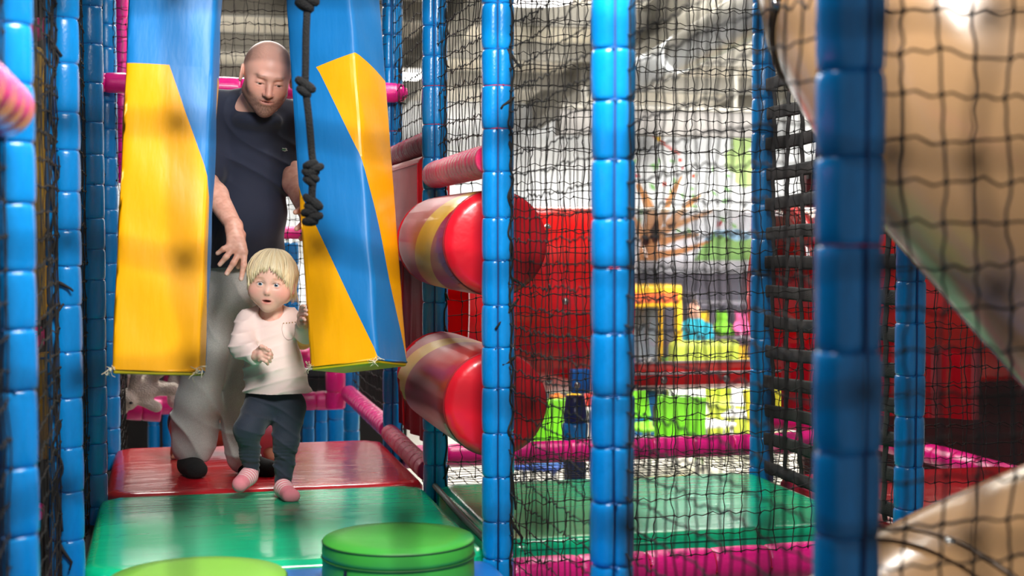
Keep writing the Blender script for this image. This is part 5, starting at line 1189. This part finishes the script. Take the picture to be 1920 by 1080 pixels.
# lime armchair
p = W(1338, 700, 14.7); x, y = p[0], p[1]; t = thing('armchair', 'lime green padded armchair beside the prize shelf', 'armchair', (x, y, FLOOR)); M_LA = mat('lime_leather', 'a9b838', .5)
part('seat', rbox((x - .32, y - .32, FLOOR + .12), (x + .32, y + .25, FLOOR + .48), .06, 3), M_LA, t); part('backrest', rbox((x - .38, y + .18, FLOOR + .12), (x + .38, y + .38, FLOOR + 1.05), .07, 3), M_LA, t)
for q in (-1, 1): part('armrest', rbox((x + q * .36 - .07, y - .32, FLOOR + .12), (x + q * .36 + .07, y + .3, FLOOR + .68), .05, 3), M_LA, t)
for sx in (-.3, .3):
    for sy in (-.25, .3): part('foot', lathe([(.03, FLOOR), (.025, FLOOR + .13)], 10, (x + sx, y + sy, 0)), M_BLACKP, t)
# visitor in teal, far behind
p = W(1302, 700, 16.2); b = np.array((p[0], p[1], FLOOR)); t = thing('person', 'far visitor in teal t-shirt seen through the clear dome', 'person', b)
VS = .84
U3 = lambda *q: U0(*[c * VS for c in q])
U0 = lambda *q: b + CR * q[0] - CF * np.array((1, 1, 0)) * q[1] + np.array((0, 0, q[2]))
F = Field(b - (.4, .4, .01), b + (.4, .4, 1.70), .013); F.ell(U3(-.01, .0, 1.53), (.075, .085, .11)); F.cone(U3(0, 0, 1.3), U3(0, 0, 1.45), .05, .05, .03); F.chain([U3(0, 0, 1.3), U3(0, 0, .95)], [.10, .12], .04); F.ell(U3(-.02, .085, 1.52), (.015, .015, .02))
for q in (-1, 1): F.chain([U3(q * .17, 0, 1.32), U3(q * .22, .02, 1.08), U3(q * .16, .16, .98), U3(q * .10, .22, 1.0)], [.045, .04, .03, .03], .03); F.chain([U3(q * .08, 0, .9), U3(q * .09, .02, .5), U3(q * .09, 0, .06), U3(q * .10, .12, .035)], [.08, .06, .045, .035], .03)
V, Q = F.mesh(1); o = part('body', (V, Q), M_SKIN, t); paint(o, np.tile(L3('d9a68c'), (len(V), 1)))
F = Field(b + (-.4, -.4, .82), b + (.4, .4, 1.5), .013); F.chain([U3(0, 0, 1.30), U3(0, 0, .92)], [.135, .15], .04); 
for q in (-1, 1): F.chain([U3(q * .08, 0, 1.34), U3(q * .17, 0, 1.30), U3(q * .21, .01, 1.14)], [.06, .062, .058], .03)
part('t_shirt', F.mesh(1), mat('teal_cotton', '1ba0b4', .85), t)
F = Field(b + (-.3, -.3, .05), b + (.3, .3, 1.0), .013); F.ell(U3(0, 0, .9), (.15, .13, .1), k=.03)
for q in (-1, 1): F.chain([U3(q * .08, 0, .88), U3(q * .09, .02, .5), U3(q * .09, 0, .12)], [.095, .075, .06], .03)
part('trousers', F.mesh(1), mat('blue_denim', '2a6fa8', .85), t)
F = Field(b + (-.3, -.3, 1.4), b + (.3, .3, 1.75), .012); F.ell(U3(0, -.02, 1.56), (.085, .09, .105)); F.ell(U3(0, .09, 1.50), (.07, .06, .1), op='-', k=.02); part('hair', F.mesh(1), mat('fair_hair', '9a7048', .6), t)

# ================================================================== small pieces belong to the part they sit on
def under(thing_name, piece, host):
    for r in list(bpy.data.objects):
        if r.parent is None and r.name.split('.')[0] == thing_name:
            hosts = [c for c in r.children if c.name.split('.')[0] == host]
            if hosts:
                for c in [c for c in r.children if c.name.split('.')[0] == piece]: c.parent = hosts[0]
for a in (('person', 'emblem', 't_shirt'), ('person', 'pocket_seam', 'top'), ('person', 'gold_bead', 'top'), ('round_podium', 'top_piping', 'top_cap'), ('round_podium', 'zip_puller', 'side_cover'), ('round_podium', 'side_seam', 'side_cover'),
          ('plush_bear', 'eye', 'body'), ('plush_bear', 'nose', 'body'), ('hanging_bag', 'hem_piping', 'base_panel'), ('hanging_bag', 'frayed_threads', 'base_panel'), ('padded_roller', 'rim_seam', 'end_disc'), ('crawl_tube', 'bolt', 'shell'), ('tube_trough', 'bolt', 'rim'),
          ('tube_slide', 'bolt', 'shell'), ('claw_machine', 'header_stripe', 'header'), ('wall_pad', 'seam', 'cover'), ('foam_pad', 'piping', 'cover'), ('floor_mat', 'welt', 'cover')): under(*a)
